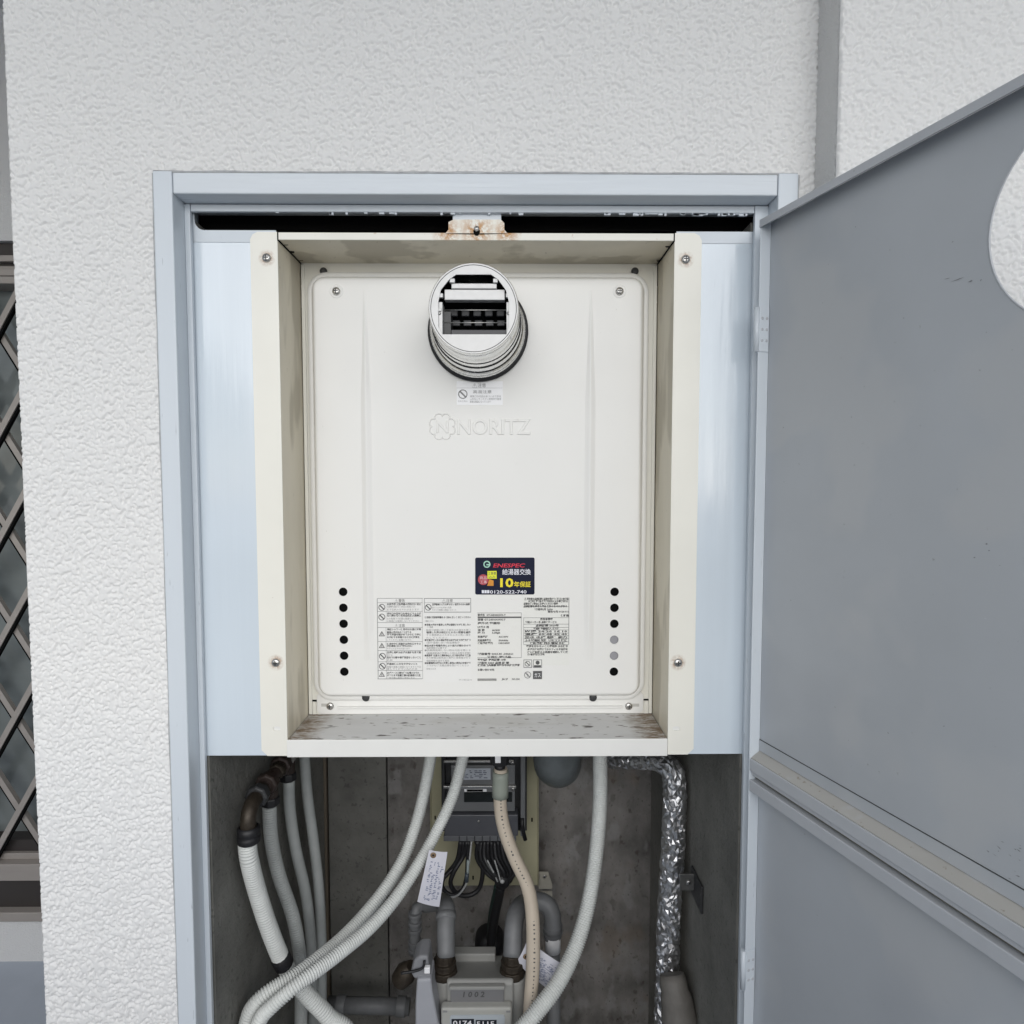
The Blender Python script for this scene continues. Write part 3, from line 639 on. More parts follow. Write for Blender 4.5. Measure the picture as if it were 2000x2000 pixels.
# right caution block
lb = label('caution_label', 828, 921, 1167.5, 1332, mat('printed_panel_white', (.78, .777, .757), .5))
mb = MB(); frame_rect(mb, 828.5, 920, 1168, 1196, 1.1); line(mb, 829.6, 918.8, 1176.8, 1177.3); mb.build('table_rule', M['inkl'], lb)
mb = MB(); wln = MB(); T(mb, '⚠注意', 874, 1175.5, 6, 21, 'C'); no_sign(mb, 836.5, 1186, 6.4)
T(mb, '給湯器本体に物を載せない 破損やけがの原因', 844, 1182, 4.0, 74, bold=.03, res=1); T(wln, '落下のおそれがあり危険', 844, 1188, 3.6, 38, res=1); T(wln, 'やけどや故障の原因になること', 844, 1192.8, 3.6, 48, res=1)
body = [('使用前に取扱説明書をよく読み 正しく お使いください', 829.5, 1207.5, 91, 1), ('ご使用ください', 829.5, 1215, 18, 0), ('●浴室の排水や煮沸した湯は循環させず使用しない', 829.5, 1222, 91, 1), ('こと機器', 834, 1226.5, 12, 0),
        ('・飲用や調理に用いる場合は水道水を使い', 829.5, 1232.5, 91, 0), ('循環した湯は用途に使わない配管を清掃', 833, 1237, 87, 1), ('する事故防止のためおふろに熱い湯を', 833, 1242, 87, 0), ('たしてください', 833, 1247.5, 41, 0),
        ('●気温が低い日の凍結予防は必ず水抜き作業を行う', 829.5, 1252, 91, 1), ('（室外温度に従い保温運転が', 833, 1257, 66, 0), ('●給水圧や配管条件により能力が変わるので', 829.5, 1262.8, 91, 1), ('温度調節が必要です', 833, 1267.5, 40, 0), ('●長期間使用しない時は元栓を閉じる', 829.5, 1272, 91, 0),
        ('（漏電遮断器が作動した時は点検を依頼）', 833, 1277.5, 87, 0), ('●異常時 は直ちに運転停止しガス栓を閉めて連絡', 829.5, 1282, 91, 1), ('また修理は販売店の専門の技術者が行う', 833, 1286.6, 87, 0), ('保証期間を過ぎる場合', 833, 1292.3, 45, 0),
        ('●設置場所は換気に注意し専用の通風口を設けて', 829.5, 1296.8, 91, 1), ('ふさがない 定期点検を受けてください', 833, 1301.7, 84, 0), ('安全のため', 833, 1308, 19, 0)]
for s_, px, yy, wd_, bo in body: T(mb if bo else wln, s_, px, yy - .4, 3.9, wd_, bold=.03 if bo else 0, res=1)
T(wln, '99-0432210', 896, 1329, 4, 26, res=1)
mb.build('print', M['ink'], lb); wln.build('print', M['inkl'], lb)
# rating plate (middle) and table (right)
lb = label('rating_plate', 932, 1019.5, 1196, 1330, mat('ivory_label', (.76, .755, .72), .5))
mb = MB(); wln = MB(); line(wln, 932.5, 1018.5, 1196.5, 1197.2); line(mb, 933, 1018.3, 1204.2, 1206.8); line(wln, 1018, 1018.6, 1197.2, 1284); line(wln, 932.5, 1018.5, 1284, 1284.6)
rows = [('型式名', 933, 1203, 14), ('GT-2450SAWX-T', 950, 1203, 38), ('型番 GT-2450SAWX-T', 933, 1212, 55), ('屋外式 設置形', 933, 1219, 45), ('LPガス 用', 933, 1226.5, 22), ('消 費', 933, 1232.6, 14), ('44.9kW', 961, 1232.6, 16), ('出 力', 933, 1237.5, 14), ('3.20kg/h', 961, 1237.5, 16),
        ('定格電圧', 933, 1245.5, 20), ('AC100V', 974, 1245.5, 19), ('定格消費電力', 933, 1252.5, 26), ('50/60Hz', 974, 1252.5, 19), ('凍結予防電力', 933, 1257.8, 30), ('135/140W', 974, 1257.8, 22),
        ('製造番号 2020.05 -002361', 933, 1279, 70), ('特定保守製品', 951, 1285, 48), ('設計標準使用期間 10年', 933, 1290.5, 56), ('製造年 2020 点検 期 間', 933, 1296.5, 62), ('株式会社兵庫県神戸市中央区江戸町', 933, 1301, 84), ('お問い合わせ先', 933, 1310, 33), ('|||||||||||||||||||||', 933, 1328.6, 37), ('JIA 2F', 980, 1328, 12), ('NO.1234', 1000, 1328, 15)]
for s_, px, yy, wd_ in rows: T(mb, s_, px, yy - .3, 4.2, wd_, bold=.04, res=1)
mb.build('print', M['ink'], lb); wln.build('table_rule', M['inkl'], lb)
lb = label('inspection_table', 1022, 1112, 1167, 1299, mat('ivory_label', (.76, .76, .72), .5))
mb = MB(); wln = MB()
for yy in (1184.5, 1206, 1218.6, 1225, 1230, 1236, 1241, 1247, 1253, 1258.5): line(wln, 1022.5, 1111, yy, yy + .6)
line(wln, 1022.5, 1023.1, 1206.5, 1258); line(wln, 1110.6, 1111.2, 1167, 1258)
for xx in (1041, 1053, 1064, 1076, 1092): line(wln, xx, xx + .6, 1230, 1258)
rows = [('⚠ 所有者は点検期間に点検を受けてくだ さい本製品', 1024, 1171.5, 87), ('は特定保守製品です経年劣化による事故を防止', 1032, 1176, 78), ('点検を行い安全にお使いください登録', 1022.5, 1181, 68), ('点検期間を過ぎた場合 故障のおそれがある', 1022.5, 1186, 86), ('製造年月 2020', 1044, 1192, 36), ('問合せ先 0120-911', 1070, 1196.5, 41), ('保証書', 1095, 1204, 16),
        ('所有者登録', 1055, 1211, 25), ('製造メーカー名 点検とサービス', 1026, 1217, 62), ('点検期間 2029年', 1046, 1223.5, 46), ('試運転 設置者記入 ガス種', 1042, 1229.5, 50), ('出湯 24 20 16 10', 1025, 1235, 84), ('温度 60 48 42 40', 1025, 1240.5, 84), ('給水 水圧 標準 能力', 1025, 1246.5, 84), ('ふろ試運転 配管 リモコン 種類', 1025, 1252.6, 84), ('凍結予防 排水 循環 水抜', 1035, 1258, 70), ('電源を切らないこと使用後 は水抜き', 1028, 1264, 82), ('必ず元栓を閉じてからフィルタ清掃を', 1030, 1270, 80), ('行い凍結防止の処置を確認してくだ', 1030, 1275.5, 80), ('さい寒冷地は特に注意', 1030, 1280, 34)]
for s_, px, yy, wd_ in rows: T(mb, s_, px, yy - .3, 4.2, wd_, bold=.04, res=1)
frame_rect(wln, 1022.5, 1039, 1288, 1304, 1.2); frame_rect(wln, 1041, 1058.5, 1288, 1304, 1.2)
no_sign(mb, 1030.5, 1296, 5.5); c = P(1050, 1294, YH); mb.prism(circle2(c.x, c.z, sz(4, YH), 14), YI, YH); line(mb, 1043, 1056.5, 1299, 1303)
no_sign(wln, 1030.5, 1318, 7); line(mb, 1041, 1058.5, 1310.5, 1326); 
T(wln, 'S', 1030.5, 1321, 7, None, 'C')
wln.build('table_rule', M['inkl'], lb); mb.build('print', M['ink'], lb)
mb = MB(); T(mb, 'ガス', 1049.8, 1322, 9, 12, 'C', y=YI - .0003); mb.build('white_print', M['paper'], lb)

# ------------------------------------------------------------------ open door
hp = P(1485, 430, -.006); DT = hp.z
dr = empty('closet_door', (hp.x, -.006, ZB + .02), 'open grey blue steel closet door with round hole and dusty middle rail', 'door', rz=R(-72))
z0 = 0.0; zt = DT - (ZB + .02); W = .695; TD = .0145
zl = lambda py: PZ(1470, py, -.006) - (ZB + .02)
def DB(x0, x1, y0, y1, za, zb): return MB().box(x0, x1, y0, y1, za, zb)
zr0, zr1 = zl(1541), zl(1446)          # middle rail zone
cx_, cz_, cr = .3395, fz - (ZB + .02), .0845
def skin(mb, x0, x1, za, zb, holes=()):   # plate in local x,z with skin at local y = TD
    plate(mb, [[(x0, za), (x1, za), (x1, zb), (x0, zb)]] + list(holes), TD, .0012); return mb
upper = skin(MB(), .0008, W - .0008, zr0 + .011, zt - .001, [circle2(cx_, cz_, cr, 72)]).build('upper_panel', M['door'], dr, local=True)
lower = skin(MB(), .0008, W - .0008, .001, zr0 + .01).build('lower_panel', M['door'], dr, local=True)
te = DB(0, W, 0, TD - .0002, zt - .0012, zt).build('top_edge', M['doorlip'], dr, local=True, bevel=.0005)
DB(.0002, W, -.0014, -.0002, zt - .0088, zt).build('top_lip', M['doorlip'], te, local=True, bevel=.0004)
DB(0, W, 0, TD - .0002, 0, .0012).build('bottom_edge', M['doorlip'], dr, local=True)
DB(0, .0012, 0, TD - .0002, .0014, zt - .0014).build('hinge_stile', M['frame'], dr, local=True, bevel=.0004)
DB(W - .0012, W, 0, TD - .0002, .0014, zt - .0014).build('latch_stile', M['doorlip'], dr, local=True)
# middle rail: ledge, lip, groove, second lip, seam strip
rz_ = lambda py: zl(py)
mr = MB().prismx([(TD - .0124, rz_(1484)), (TD - .0003, rz_(1484)), (TD - .0003, rz_(1468)), (TD - .0124, rz_(1479))], .0016, W - .0016).build('middle_rail', M['ledge'], dr, local=True)
DB(.0016, W - .0016, TD - .0014, TD - .0003, rz_(1467), rz_(1446.5)).build('seam_strip', M['door'], mr, local=True)
DB(.0016, W - .0016, TD - .0009, TD - .0002, rz_(1446.3), rz_(1445.3)).build('seam_gap', M['dark'], mr, local=True)
DB(.0016, W - .0016, TD - .0145, TD - .0126, rz_(1503), rz_(1480)).build('rail_lip', M['doorlip'], mr, local=True, bevel=.0007)
DB(.0016, W - .0016, TD - .0118, TD - .0003, rz_(1512), rz_(1502)).build('rail_groove', M['doorlip'], mr, local=True, bevel=.0004)
DB(.0016, W - .0016, TD - .006, TD - .0003, rz_(1520), rz_(1513)).build('rail_gap', mat('dirty_gap_paint', (.14, .13, .11), .7, var=.2, vs=30), mr, local=True)
DB(.0016, W - .0016, TD - .0145, TD - .0003, rz_(1543), rz_(1521)).build('rail_lip', M['doorlip'], mr, local=True, bevel=.0009)
# rim round the hole
mb = MB(); mb.tube([(cx_ + cr * math.cos(a), TD + .0004, cz_ + cr * math.sin(a)) for a in [2 * math.pi * k / 72 for k in range(73)]], .0009, 6, caps=False); mb.build('hole_rim', M['doorlip'], upper, local=True)
# scuffs and specks on the upper panel
def DP(px, py):
    d = ROT @ Vector(((px - 1000) / F, -(py - 1000) / F, -1)); a_ = R(-72); ux = Vector((math.cos(a_), math.sin(a_), 0)); uy = Vector((-math.sin(a_), math.cos(a_), 0))
    o_ = Vector(dr.location); t_ = ((o_ + uy * TD - CAM).dot(uy)) / d.dot(uy); q_ = CAM + d * t_ - o_; return q_.dot(ux), q_.z
sc_ = MB()
def scuff(px, py, l, h, ang=0):
    x, z = DP(px, py); c_, s_ = math.cos(ang), math.sin(ang)
    sc_.add([(x + c_ * a - s_ * b, TD - .0003, z + s_ * a + c_ * b) for a, b in ((-l, -h * .3), (l * .2, -h), (l, -h * .2), (l * .3, h * .8))], [(0, 1, 2, 3)])
scuff(1870, 546, .006, .00045, .05); scuff(1896, 549, .0018, .0009); scuff(1850, 544, .003, .0003, -.1); scuff(1927, 1062, .0012, .0009); scuff(1932, 1075, .0008, .0007)
for k in range(34): scuff(random.uniform(1530, 1990), random.uniform(420, 1480), random.uniform(.0003, .0011), random.uniform(.0003, .0007), random.uniform(-1, 1))
for k in range(16): scuff(random.uniform(1930, 1995), random.uniform(1640, 1720), random.uniform(.0006, .0022), random.uniform(.0002, .0006), random.uniform(-.5, .2))
scm = sc_.build('scuff', mat('dark_scuff', (.22, .225, .24), .6), upper, local=True); scm['kind'] = 'stuff'
# hinges: leaf plate and screws on the stile
for pa, pb in ((600, 687), (1856, 1932)):
    za, zb = PZ(1478, pb, -.006) - (ZB + .02), PZ(1478, pa, -.006) - (ZB + .02)
    hg = DB(.0013, .0024, .0003, TD - .001, za, zb).build('hinge', M['frame'], dr, local=True, bevel=.0003)
    MB().tube([(-.001, -.0012, za), (-.001, -.0012, zb)], .0032, 12).build('knuckle', M['frame'], hg, local=True)
    for k in range(3):
        for yy in (.0042, .0105):
            z = za + (zb - za) * (.25 + .25 * k)
            MB().lathe((.0023, yy, z), (1, 0, 0), [(.0019, 0), (.0016, .0005), (.0006, .0006), (.0001, .0003)], 12).build('screw', M['doorlip'], hg, local=True)

# ------------------------------------------------------------------ things in the closet below
def hose(name, pts, r, m, label, cat, group=None, ribbed=0, seg=14, step=None, rf=None):
    path = spline(drop(pts), ribbed / 4 if ribbed else .012)
    mb = MB()
    if ribbed: mb.tube(path, r, seg, True, rf=lambda i, n: r * (1.0 + (.07, .03, -.20, .03)[i % 4]))
    else: mb.tube(path, r, seg, True, rf=rf)
    o = mb.build(name, m); tag(o, label, cat, group); return o
M['hose'] = mat('pale_ribbed_hose', (.68, .70, .68), .55, var=.06, vs=40)
M['hose2'] = mat('grey_ribbed_hose', (.42, .44, .43), .6, var=.08, vs=30)
M['beige'] = mat('beige_pipe_cover', (.60, .52, .42), .6, var=.05, vs=25)
M['gaspipe'] = mat('grey_gas_pipe_paint', (.17, .175, .18), .5, var=.12, vs=30)
M['brass'] = mat('tarnished_brass', (.055, .044, .033), .5, metal=.5, var=.25, vs=120)
M['brown'] = mat('dark_brown_fitting', (.035, .024, .02), .5, var=.2, vs=90)
g1 = 'pale ribbed hoses sweeping down below the heater'
hose('ribbed_hose', [(846, 1440, .36), (841, 1478, .36), (828, 1549, .35), (813, 1608, .335), (791, 1670, .31), (757, 1729, .275), (711, 1788, .235), (664, 1837, .195), (617, 1876, .155), (574, 1908, .125), (530, 1934, .105), (499, 1960, .092), (484, 1988, .09), (477, 2040, .09), (476, 2140, .09)], .0102, M['hose'],
     'pale ribbed hose, upper left of the long curved pair under the heater', 'hose', g1, .0036)
hose('ribbed_hose', [(916, 1430, .33), (904, 1480, .33), (884, 1555, .32), (853, 1623, .30), (819, 1685, .27), (773, 1754, .23), (723, 1811, .19), (667, 1858, .15), (617, 1896, .118), (574, 1928, .095), (532, 1964, .08), (508, 1992, .075), (498, 2040, .075), (495, 2140, .075)], .0098, M['hose'],
     'pale ribbed hose, lower right of the long curved pair with paper tag', 'hose', g1, .0036)
hose('ribbed_hose', [(1172, 1440, .33), (1172, 1490, .33), (1172, 1560, .325), (1166, 1650, .31), (1152, 1750, .28), (1128, 1840, .245), (1090, 1920, .205), (1045, 1980, .175), (1005, 2030, .16), (970, 2100, .15)], .0122, M['hose'],
     'single pale ribbed hose curving down right of the beige hose', 'hose', g1, .0036)
# beige hose with grey sleeve and dark fitting
bh = empty('beige_hose', P(1030, 2060, .25), 'smooth beige insulated hose with green grey sleeve in front of the electric box', 'hose')
path = spline(drop([(978, 1500, .29), (977, 1570, .29), (985, 1620, .285), (1005, 1675, .275), (1030, 1730, .265), (1040, 1790, .24), (1041, 1880, .225), (1036, 1960, .22), (1032, 2060, .22)]), .012)
MB().tube(path, .0112, 18).build('hose_cover', M['beige'], bh)
MB().tube(spline(QS([(978, 1506, .29), (977.5, 1530, .29), (977, 1556, .29)]), .01), .0138, 18).build('sleeve', mat('green_grey_sleeve', (.33, .36, .31), .5, var=.06, vs=50), bh)
mb = MB(); mb.tube(QS([(976, 1466, .29), (976, 1490, .29)]), .016, 8, smooth=False); mb.tube(QS([(976, 1489, .29), (976, 1508, .29)]), .009, 12); mb.build('dark_fitting', M['rubber'], bh)
mb = MB(); a = P(967, 1474, .265); c = P(978, 1489, .265); mb.box(a.x, c.x, .262, .268, c.z, a.z); mb.build('white_clip', M['paper'], bh, bevel=.0006)
# print along the hose: small dark dashes that follow it
pm = MB()
for i in range(4, int(len(path) * .40)):
    p = path[i]; t_ = (path[i + 1] - path[i - 1]).normalized(); nrm = Vector((0, -1, 0)); s_ = t_.cross(nrm).normalized()
    cpt = p + nrm * .01108 + s_ * (-.0015)
    for k in range(2):
        c2 = cpt + t_ * (k * .0055); a_, b_ = random.uniform(.0007, .0016), random.uniform(.0007, .0014)
        pm.add([c2 - s_ * a_ - t_ * b_ + nrm * .0004, c2 + s_ * a_ - t_ * b_ + nrm * .0004, c2 + s_ * a_ + t_ * b_ + nrm * .0004, c2 - s_ * a_ + t_ * b_ + nrm * .0004], [(0, 1, 2, 3)])
pm.build('print', M['ink'], bh)

# pipes on the left closet wall with valve header
g2 = 'grey pipes hanging from the valve header on the left'
XH = CXL + .026
def depthY(px, py):      # depth at which the pixel meets x = XH
    d = ROT @ Vector(((px - 1000) / F, -(py - 1000) / F, -1)); return CAM.y + d.y * ((XH - CAM.x) / d.x)
yA, yB, yC_, yD = depthY(486, 1640), depthY(529, 1580), depthY(563, 1525), depthY(597, 1490)
hz = PZ(486, 1578, yA)
pipes = [('A', yA, [(482, 1636, 0), (487, 1680, .006), (505, 1750, .03), (530, 1825, .047), (556, 1885, .066), (592, 1935, .076), (640, 1985, .085), (690, 2050, .09)], .0118, M['hose'], 'nearest pale ribbed pipe on the left wall with black clamp halfway', .0044),
         ('B', yB, [(526, 1572), (530, 1640), (545, 1710), (572, 1790), (586, 1870), (588, 1940), (588, 2060)], .0098, M['hose2'], 'second ribbed grey pipe from the left hanging from the valve header', .0042),
         ('C', yC_, [(564, 1522), (566, 1580), (578, 1660), (596, 1740), (606, 1820), (610, 1900), (612, 2060)], .0092, M['hose2'], 'third grey pipe from the left hanging from the valve header', 0),
         ('D', yD, [(594, 1470), (600, 1550), (612, 1640), (622, 1730), (627, 1820), (628, 1900), (628, 2060)], .0092, M['hose2'], 'fourth and farthest grey pipe on the left near the closet back', 0)]
for nme, y_, pts, r, m_, lab, rib in pipes:
    hose('hanging_pipe', [(p[0], p[1], y_ + (p[2] if len(p) > 2 else (.085 * i / 6 if nme != 'D' else 0))) for i, p in enumerate(pts)], r, m_, lab, 'pipe', g2, rib)
cl = P(551, 1876, yA + .063); cdir = (P(584, 1922, yA + .074) - P(530, 1825, yA + .047)).normalized()
mb = MB(); mb.lathe(cl - cdir * .011, cdir, [(.0118, 0), (.0138, .002), (.0138, .020), (.0118, .022)], 20)
tag(mb.build('pipe_clamp', M['rubber']), 'black rubber clamp wrapped round the nearest ribbed pipe', 'clamp')
hd = empty('valve_header', (XH, yB, hz), 'dark brown pipe fittings with elbows along the left closet wall', 'pipe fitting')
MB().tube([(XH, yA + .012, hz), (XH, yD + .02, hz)], .0085, 14).build('header_pipe', M['brown'], hd)
def nut(c, d, r, l, m, par=hd): c = Vector(c); d = Vector(d).normalized(); MB().lathe(c - d * l / 2, d, [(r * .85, 0), (r, l * .15), (r, l * .85), (r * .85, l)], 8, smooth=False, cap0=True, cap1=True).build('nut', m, par, bevel=.0008)
el = spline([(XH, yA + .03, hz), (XH, yA + .012, hz - .002), (XH, yA, hz - .014), (XH, yA, hz - .035)], .005)
MB().tube(el, .0105, 16).build('elbow', M['brass'], hd)
pA = P(482, 1625, yA)
mb = MB(); mb.lathe((XH, yA, PZ(482, 1645, yA)), (0, 0, 1), [(.0135, 0), (.0155, .002), (.0155, .009), (.014, .011), (.0155, .013), (.0150, .021), (.012, .023)], 20); mb.build('clamp_ring', M['rubber'], hd)
nut((XH, yA + .034, hz), (0, 1, 0), .0165, .016, M['dark']); nut((XH, yB - .038, hz), (0, 1, 0), .0135, .014, M['brass']); nut((XH, yB - .012, hz), (0, 1, 0), .017, .018, M['brown']); nut((XH, yB + .03, hz), (0, 1, 0), .0125, .016, M['brass'])
nut((XH, yC_ - .03, hz), (0, 1, 0), .0165, .016, M['brown']); nut((XH, yC_ + .002, hz), (0, 1, 0), .0135, .02, mat('dull_silver_fitting', (.33, .31, .29), .45, metal=.5, var=.2, vs=150)); nut((XH, yC_ + .035, hz), (0, 1, 0), .016, .02, M['rubber']); nut((XH, yD - .02, hz), (0, 1, 0), .014, .03, M['rubber'])
for y_, pz in ((yB, 1571), (yC_, 1523)):
    zt_ = PZ(545, pz, y_); MB().tube([(XH, y_, hz), (XH, y_, zt_ + .004)], .0115, 12).build('tee', M['brown'], hd); nut((XH, y_, zt_ + .006), (0, 0, 1), .0135, .014, M['rubber'])

# electric box on beige plate
pY = YC - .03
mp_ = empty('mounting_plate', P(948, 1730, pY), 'beige steel mounting plate fixed on the closet back wall', 'metal plate')
M['beigeplate'] = mat('beige_plate_paint', (.42, .40, .27), .5, var=.06, vs=20)
a = P(842, 1600, pY); c = P(1050, 1729, pY); topz = PZ(950, 1400, pY)
MB().box(a.x, c.x, pY, pY + .0015, c.z, topz).build('plate', M['beigeplate'], mp_, bevel=.0005)
MB().box(c.x + .0003, c.x + .0015, pY - .004, pY + .024, c.z, topz).build('side_fold', M['beigeplate'], mp_)
MB().box(a.x - .0015, a.x - .0003, pY - .004, pY + .024, c.z, topz).build('side_fold', M['beigeplate'], mp_)
for px, py in ((1039, 1601), (850, 1597), (924, 1714)):
    v = P(px, py, pY); MB().box(v.x - .0015, v.x + .0015, pY - .0006, pY + .0002, v.z - .004, v.z + .004).build('slot', M['black'], mp_)
v0, v1 = P(1052, 1712, pY + .01), P(1078, 1734, pY + .01)
mb = MB(); mb.prism([(v0.x, v0.z + .012), (v1.x - .008, v0.z + .012), (v1.x, v1.z + .01), (v1.x, v1.z), (v0.x, v1.z)], pY + .006, pY + .0085); ft = mb.build('foot', mat('cream_foot_paint', (.42, .40, .34), .5, var=.08, vs=40), mp_, bevel=.0006)
screw((v0.x + .012, pY + .006, v0.z + .003), .004, ft)
mb = MB(); mb.prism([(v0.x, v1.z - .004), (v1.x, v1.z - .004), (v1.x, v1.z - .04), (v1.x - .004, v1.z - .04), (v1.x - .008, v1.z - .014), (v0.x, v1.z - .014)], pY + .004, pY + .007); mb.build('foot', ft.data.materials[0], mp_)
eY = YC - .12
eb = empty('electric_box', P(945, 1645, eY), 'dark grey electric box with white label and black window above cables', 'electric box')
M['ebox'] = mat('dark_grey_box_plastic', (.085, .088, .10), .42, var=.08, vs=25)
M['eboxl'] = mat('mid_grey_box_plastic', (.16, .165, .17), .45, var=.08, vs=25)
def eb_box(name, x0, x1, y0, y1, Ya, Yb, m, par=None, bev=.0012):
    a, c = P(x0, y0, eY), P(x1, y1, eY); return MB().box(a.x, c.x, Ya, Yb, c.z, a.z).build(name, m, par or eb, bevel=bev)
eb_box('casing', 858, 1030, 1420, 1640, eY + .03, pY - .002, M['dark'])
eb_box('side_rim', 1017, 1026, 1460, 1636, eY + .004, eY + .029, M['eboxl'])
eb_box('side_rim', 862, 868, 1460, 1600, eY + .01, eY + .029, M['dark'])
eb_box('meter_face', 880, 1006, 1500, 1590, eY + .010, eY + .029, M['eboxl'])
lab_ = eb_box('name_label', 903, 958, 1505, 1527, eY + .0085, eY + .0099, mat('pale_grey_label', (.50, .53, .58), .5, var=.05, vs=60), bev=0)
mb = MB()
for k in range(5):
    for j in range(5):
        if random.random() < .65:
            a = P(908 + j * 9 + random.uniform(-1, 1), 1509 + k * 3.4, eY); mb.box(a.x, a.x + sz(random.uniform(3, 8), eY), eY + .0081, eY + .0086, a.z - sz(1.3, eY), a.z)
mb.build('print', M['inkb'], lab_)
eb_box('rail', 866, 1003, 1489, 1492.5, eY + .006, eY + .012, M['steel'], bev=.0004)
eb_box('rail', 866, 1008, 1537, 1541, eY + .002, eY + .010, M['steel'], bev=.0004)
for px in (1001, 1002): screw(P(px, 1490 if px == 1001 else 1541, eY + .002), .0032, eb)
eb_box('window', 906, 1000, 1552, 1570, eY + .007, eY + .0099, mat('black_display_glass', (.015, .017, .016), .12), bev=0)
eb_box('white_strip', 906, 950, 1545.5, 1550.5, eY + .0082, eY + .0099, M['paper'], bev=0)
eb_box('black_strip', 911, 943, 1546, 1550, eY + .0078, eY + .0081, M['black'], bev=0)
cv = eb_box('terminal_cover', 868, 1012, 1592, 1633, eY, eY + .029, M['ebox'], bev=.002)
screw(P(935, 1604, eY), .0022, cv)
eb_box('cover_rim', 866, 1008, 1634, 1644, eY + .002, eY + .028, mat('grey_rim_plastic', (.13, .135, .145), .45), bev=.0008)
for k in range(7): eb_box('rim_rib', 896 + k * 15, 898 + k * 15, 1634, 1644.5, eY + .0005, eY + .0019, M['dark'], bev=0)
mb = MB(); mb.tube(QS([(1020, 1597, eY + .005), (1020, 1612, eY + .003), (1022, 1625, eY + .004), (1026, 1640, eY + .006)]), .004, 10); mb.build('latch', M['rubber'], eb)

# cables
cb = empty('cable_bundle', P(955, 1845, .46), 'tangle of black and white cables looped below the electric box', 'cables')
cy = eY + .012
def cable(pts, r, m): MB().tube(spline(QS(pts), .006), r, 10).build('cable', m, cb)
M['wirew'] = mat('grey_white_wire', (.42, .43, .43), .5)
cable([(900, 1642, cy), (893, 1680, cy), (875, 1705, cy - .004), (855, 1725, cy - .008), (850, 1740, cy - .01)], .0046, M['rubber'])
cable([(912, 1642, cy), (905, 1672, cy), (888, 1700, cy - .01), (880, 1725, cy - .012), (892, 1745, cy - .01), (915, 1749, cy - .005), (936, 1735, cy), (943, 1700, cy), (938, 1665, cy), (930, 1642, cy)], .0044, M['rubber'])
cable([(905, 1642, cy + .004), (900, 1680, cy), (866, 1716, cy - .012), (867, 1738, cy - .014), (884, 1748, cy - .014), (903, 1737, cy - .012), (911, 1712, cy - .008), (913, 1680, cy), (915, 1642, cy)], .0038, M['rubber'])
cable([(921, 1642, cy), (917, 1680, cy - .004), (913, 1705, cy - .010), (911, 1725, cy - .016), (895, 1748, cy - .018), (875, 1752, cy - .018), (858, 1745, cy - .014)], .0018, M['wirew'])
cable([(914, 1680, cy - .010), (913.5, 1706, cy - .013)], .0026, mat('grey_splice', (.36, .42, .42), .4))
cable([(912, 1705, cy - .013), (911, 1722, cy - .014)], .0042, mat('slate_connector', (.06, .08, .10), .4))
for k in range(9):
    x0 = 934 + k * 6.4; bow = (k - 4) * 3.0
    cable([(x0, 1642, cy + .003 * (k % 3)), (x0 + 2 + bow * .4, 1675, cy - .004 * (k % 2)), (960 + k * 4.4 + bow * .8, 1705, cy - .006 * (k % 3)), (972 + k * 2.0, 1722, cy - .006), (976 + k * .6, 1734, cy - .004)], .0040, M['rubber'] if k not in (2,) else M['dark'])
cable([(952, 1680, cy - .014), (962, 1700, cy - .014), (972, 1722, cy - .014)], .0014, M['wirew'])
cable([(966, 1680, cy - .014), (972, 1700, cy - .014), (978, 1722, cy - .014)], .0014, M['wirew'])
cable([(992, 1660, cy), (1001, 1690, cy), (1000, 1712, cy), (990, 1725, cy), (978, 1732, cy)], .0048, M['rubber'])
cable([(997, 1680, cy - .004), (1003, 1700, cy - .004), (999, 1715, cy - .004)], .002, mat('red_wire', (.22, .03, .02), .5))
mb = MB(); mb.lathe(P(981, 1722, cy - .008), (0, -1, 0), [(.013, -.008), (.015, 0), (.012, .006), (.006, .0065)], 14); mb.build('cable_tie', M['rubber'], cb)
mb = MB(); mb.lathe(P(981, 1722, cy - .016), (0, -1, 0), [(.0042, 0), (.002, .002), (.0001, .0022)], 10); mb.build('tie_end', M['wirew'], cb)
cable([(978, 1730, cy - .004), (972, 1760, .44), (964, 1800, .455), (958, 1850, .47)], .0095, M['rubber'])
cable([(970, 1730, cy), (958, 1790, .46), (954, 1850, .47)], .005, mat('dark_green_cable', (.015, .035, .03), .5))
v = P(956, 1850, .475); MB().lathe(v, (0, -1, 0), [(.03, -.03), (.03, 0), (.02, .012), (.0001, .014)], 20).build('cable_grommet', M['rubber'], cb)

# grey duct above right
dk = MB(); dpath = spline(QS([(1087, 1380, .36), (1087, 1440, .36), (1088, 1478, .365), (1089, 1490, .39), (1089, 1486, .45), (1089, 1486, .52)]), .008)
dk.tube(dpath, .043, 28, True, rf=lambda i, n: .043 * (1 + .02 * math.sin(i * 1.9)))
tag(dk.build('exhaust_duct', mat('grey_wrapped_duct', (.13, .145, .15), .35, var=.18, vs=30, bump=.4, bs=60, bd=.002)), 'dark grey wrapped duct elbow just below the recess box', 'duct')

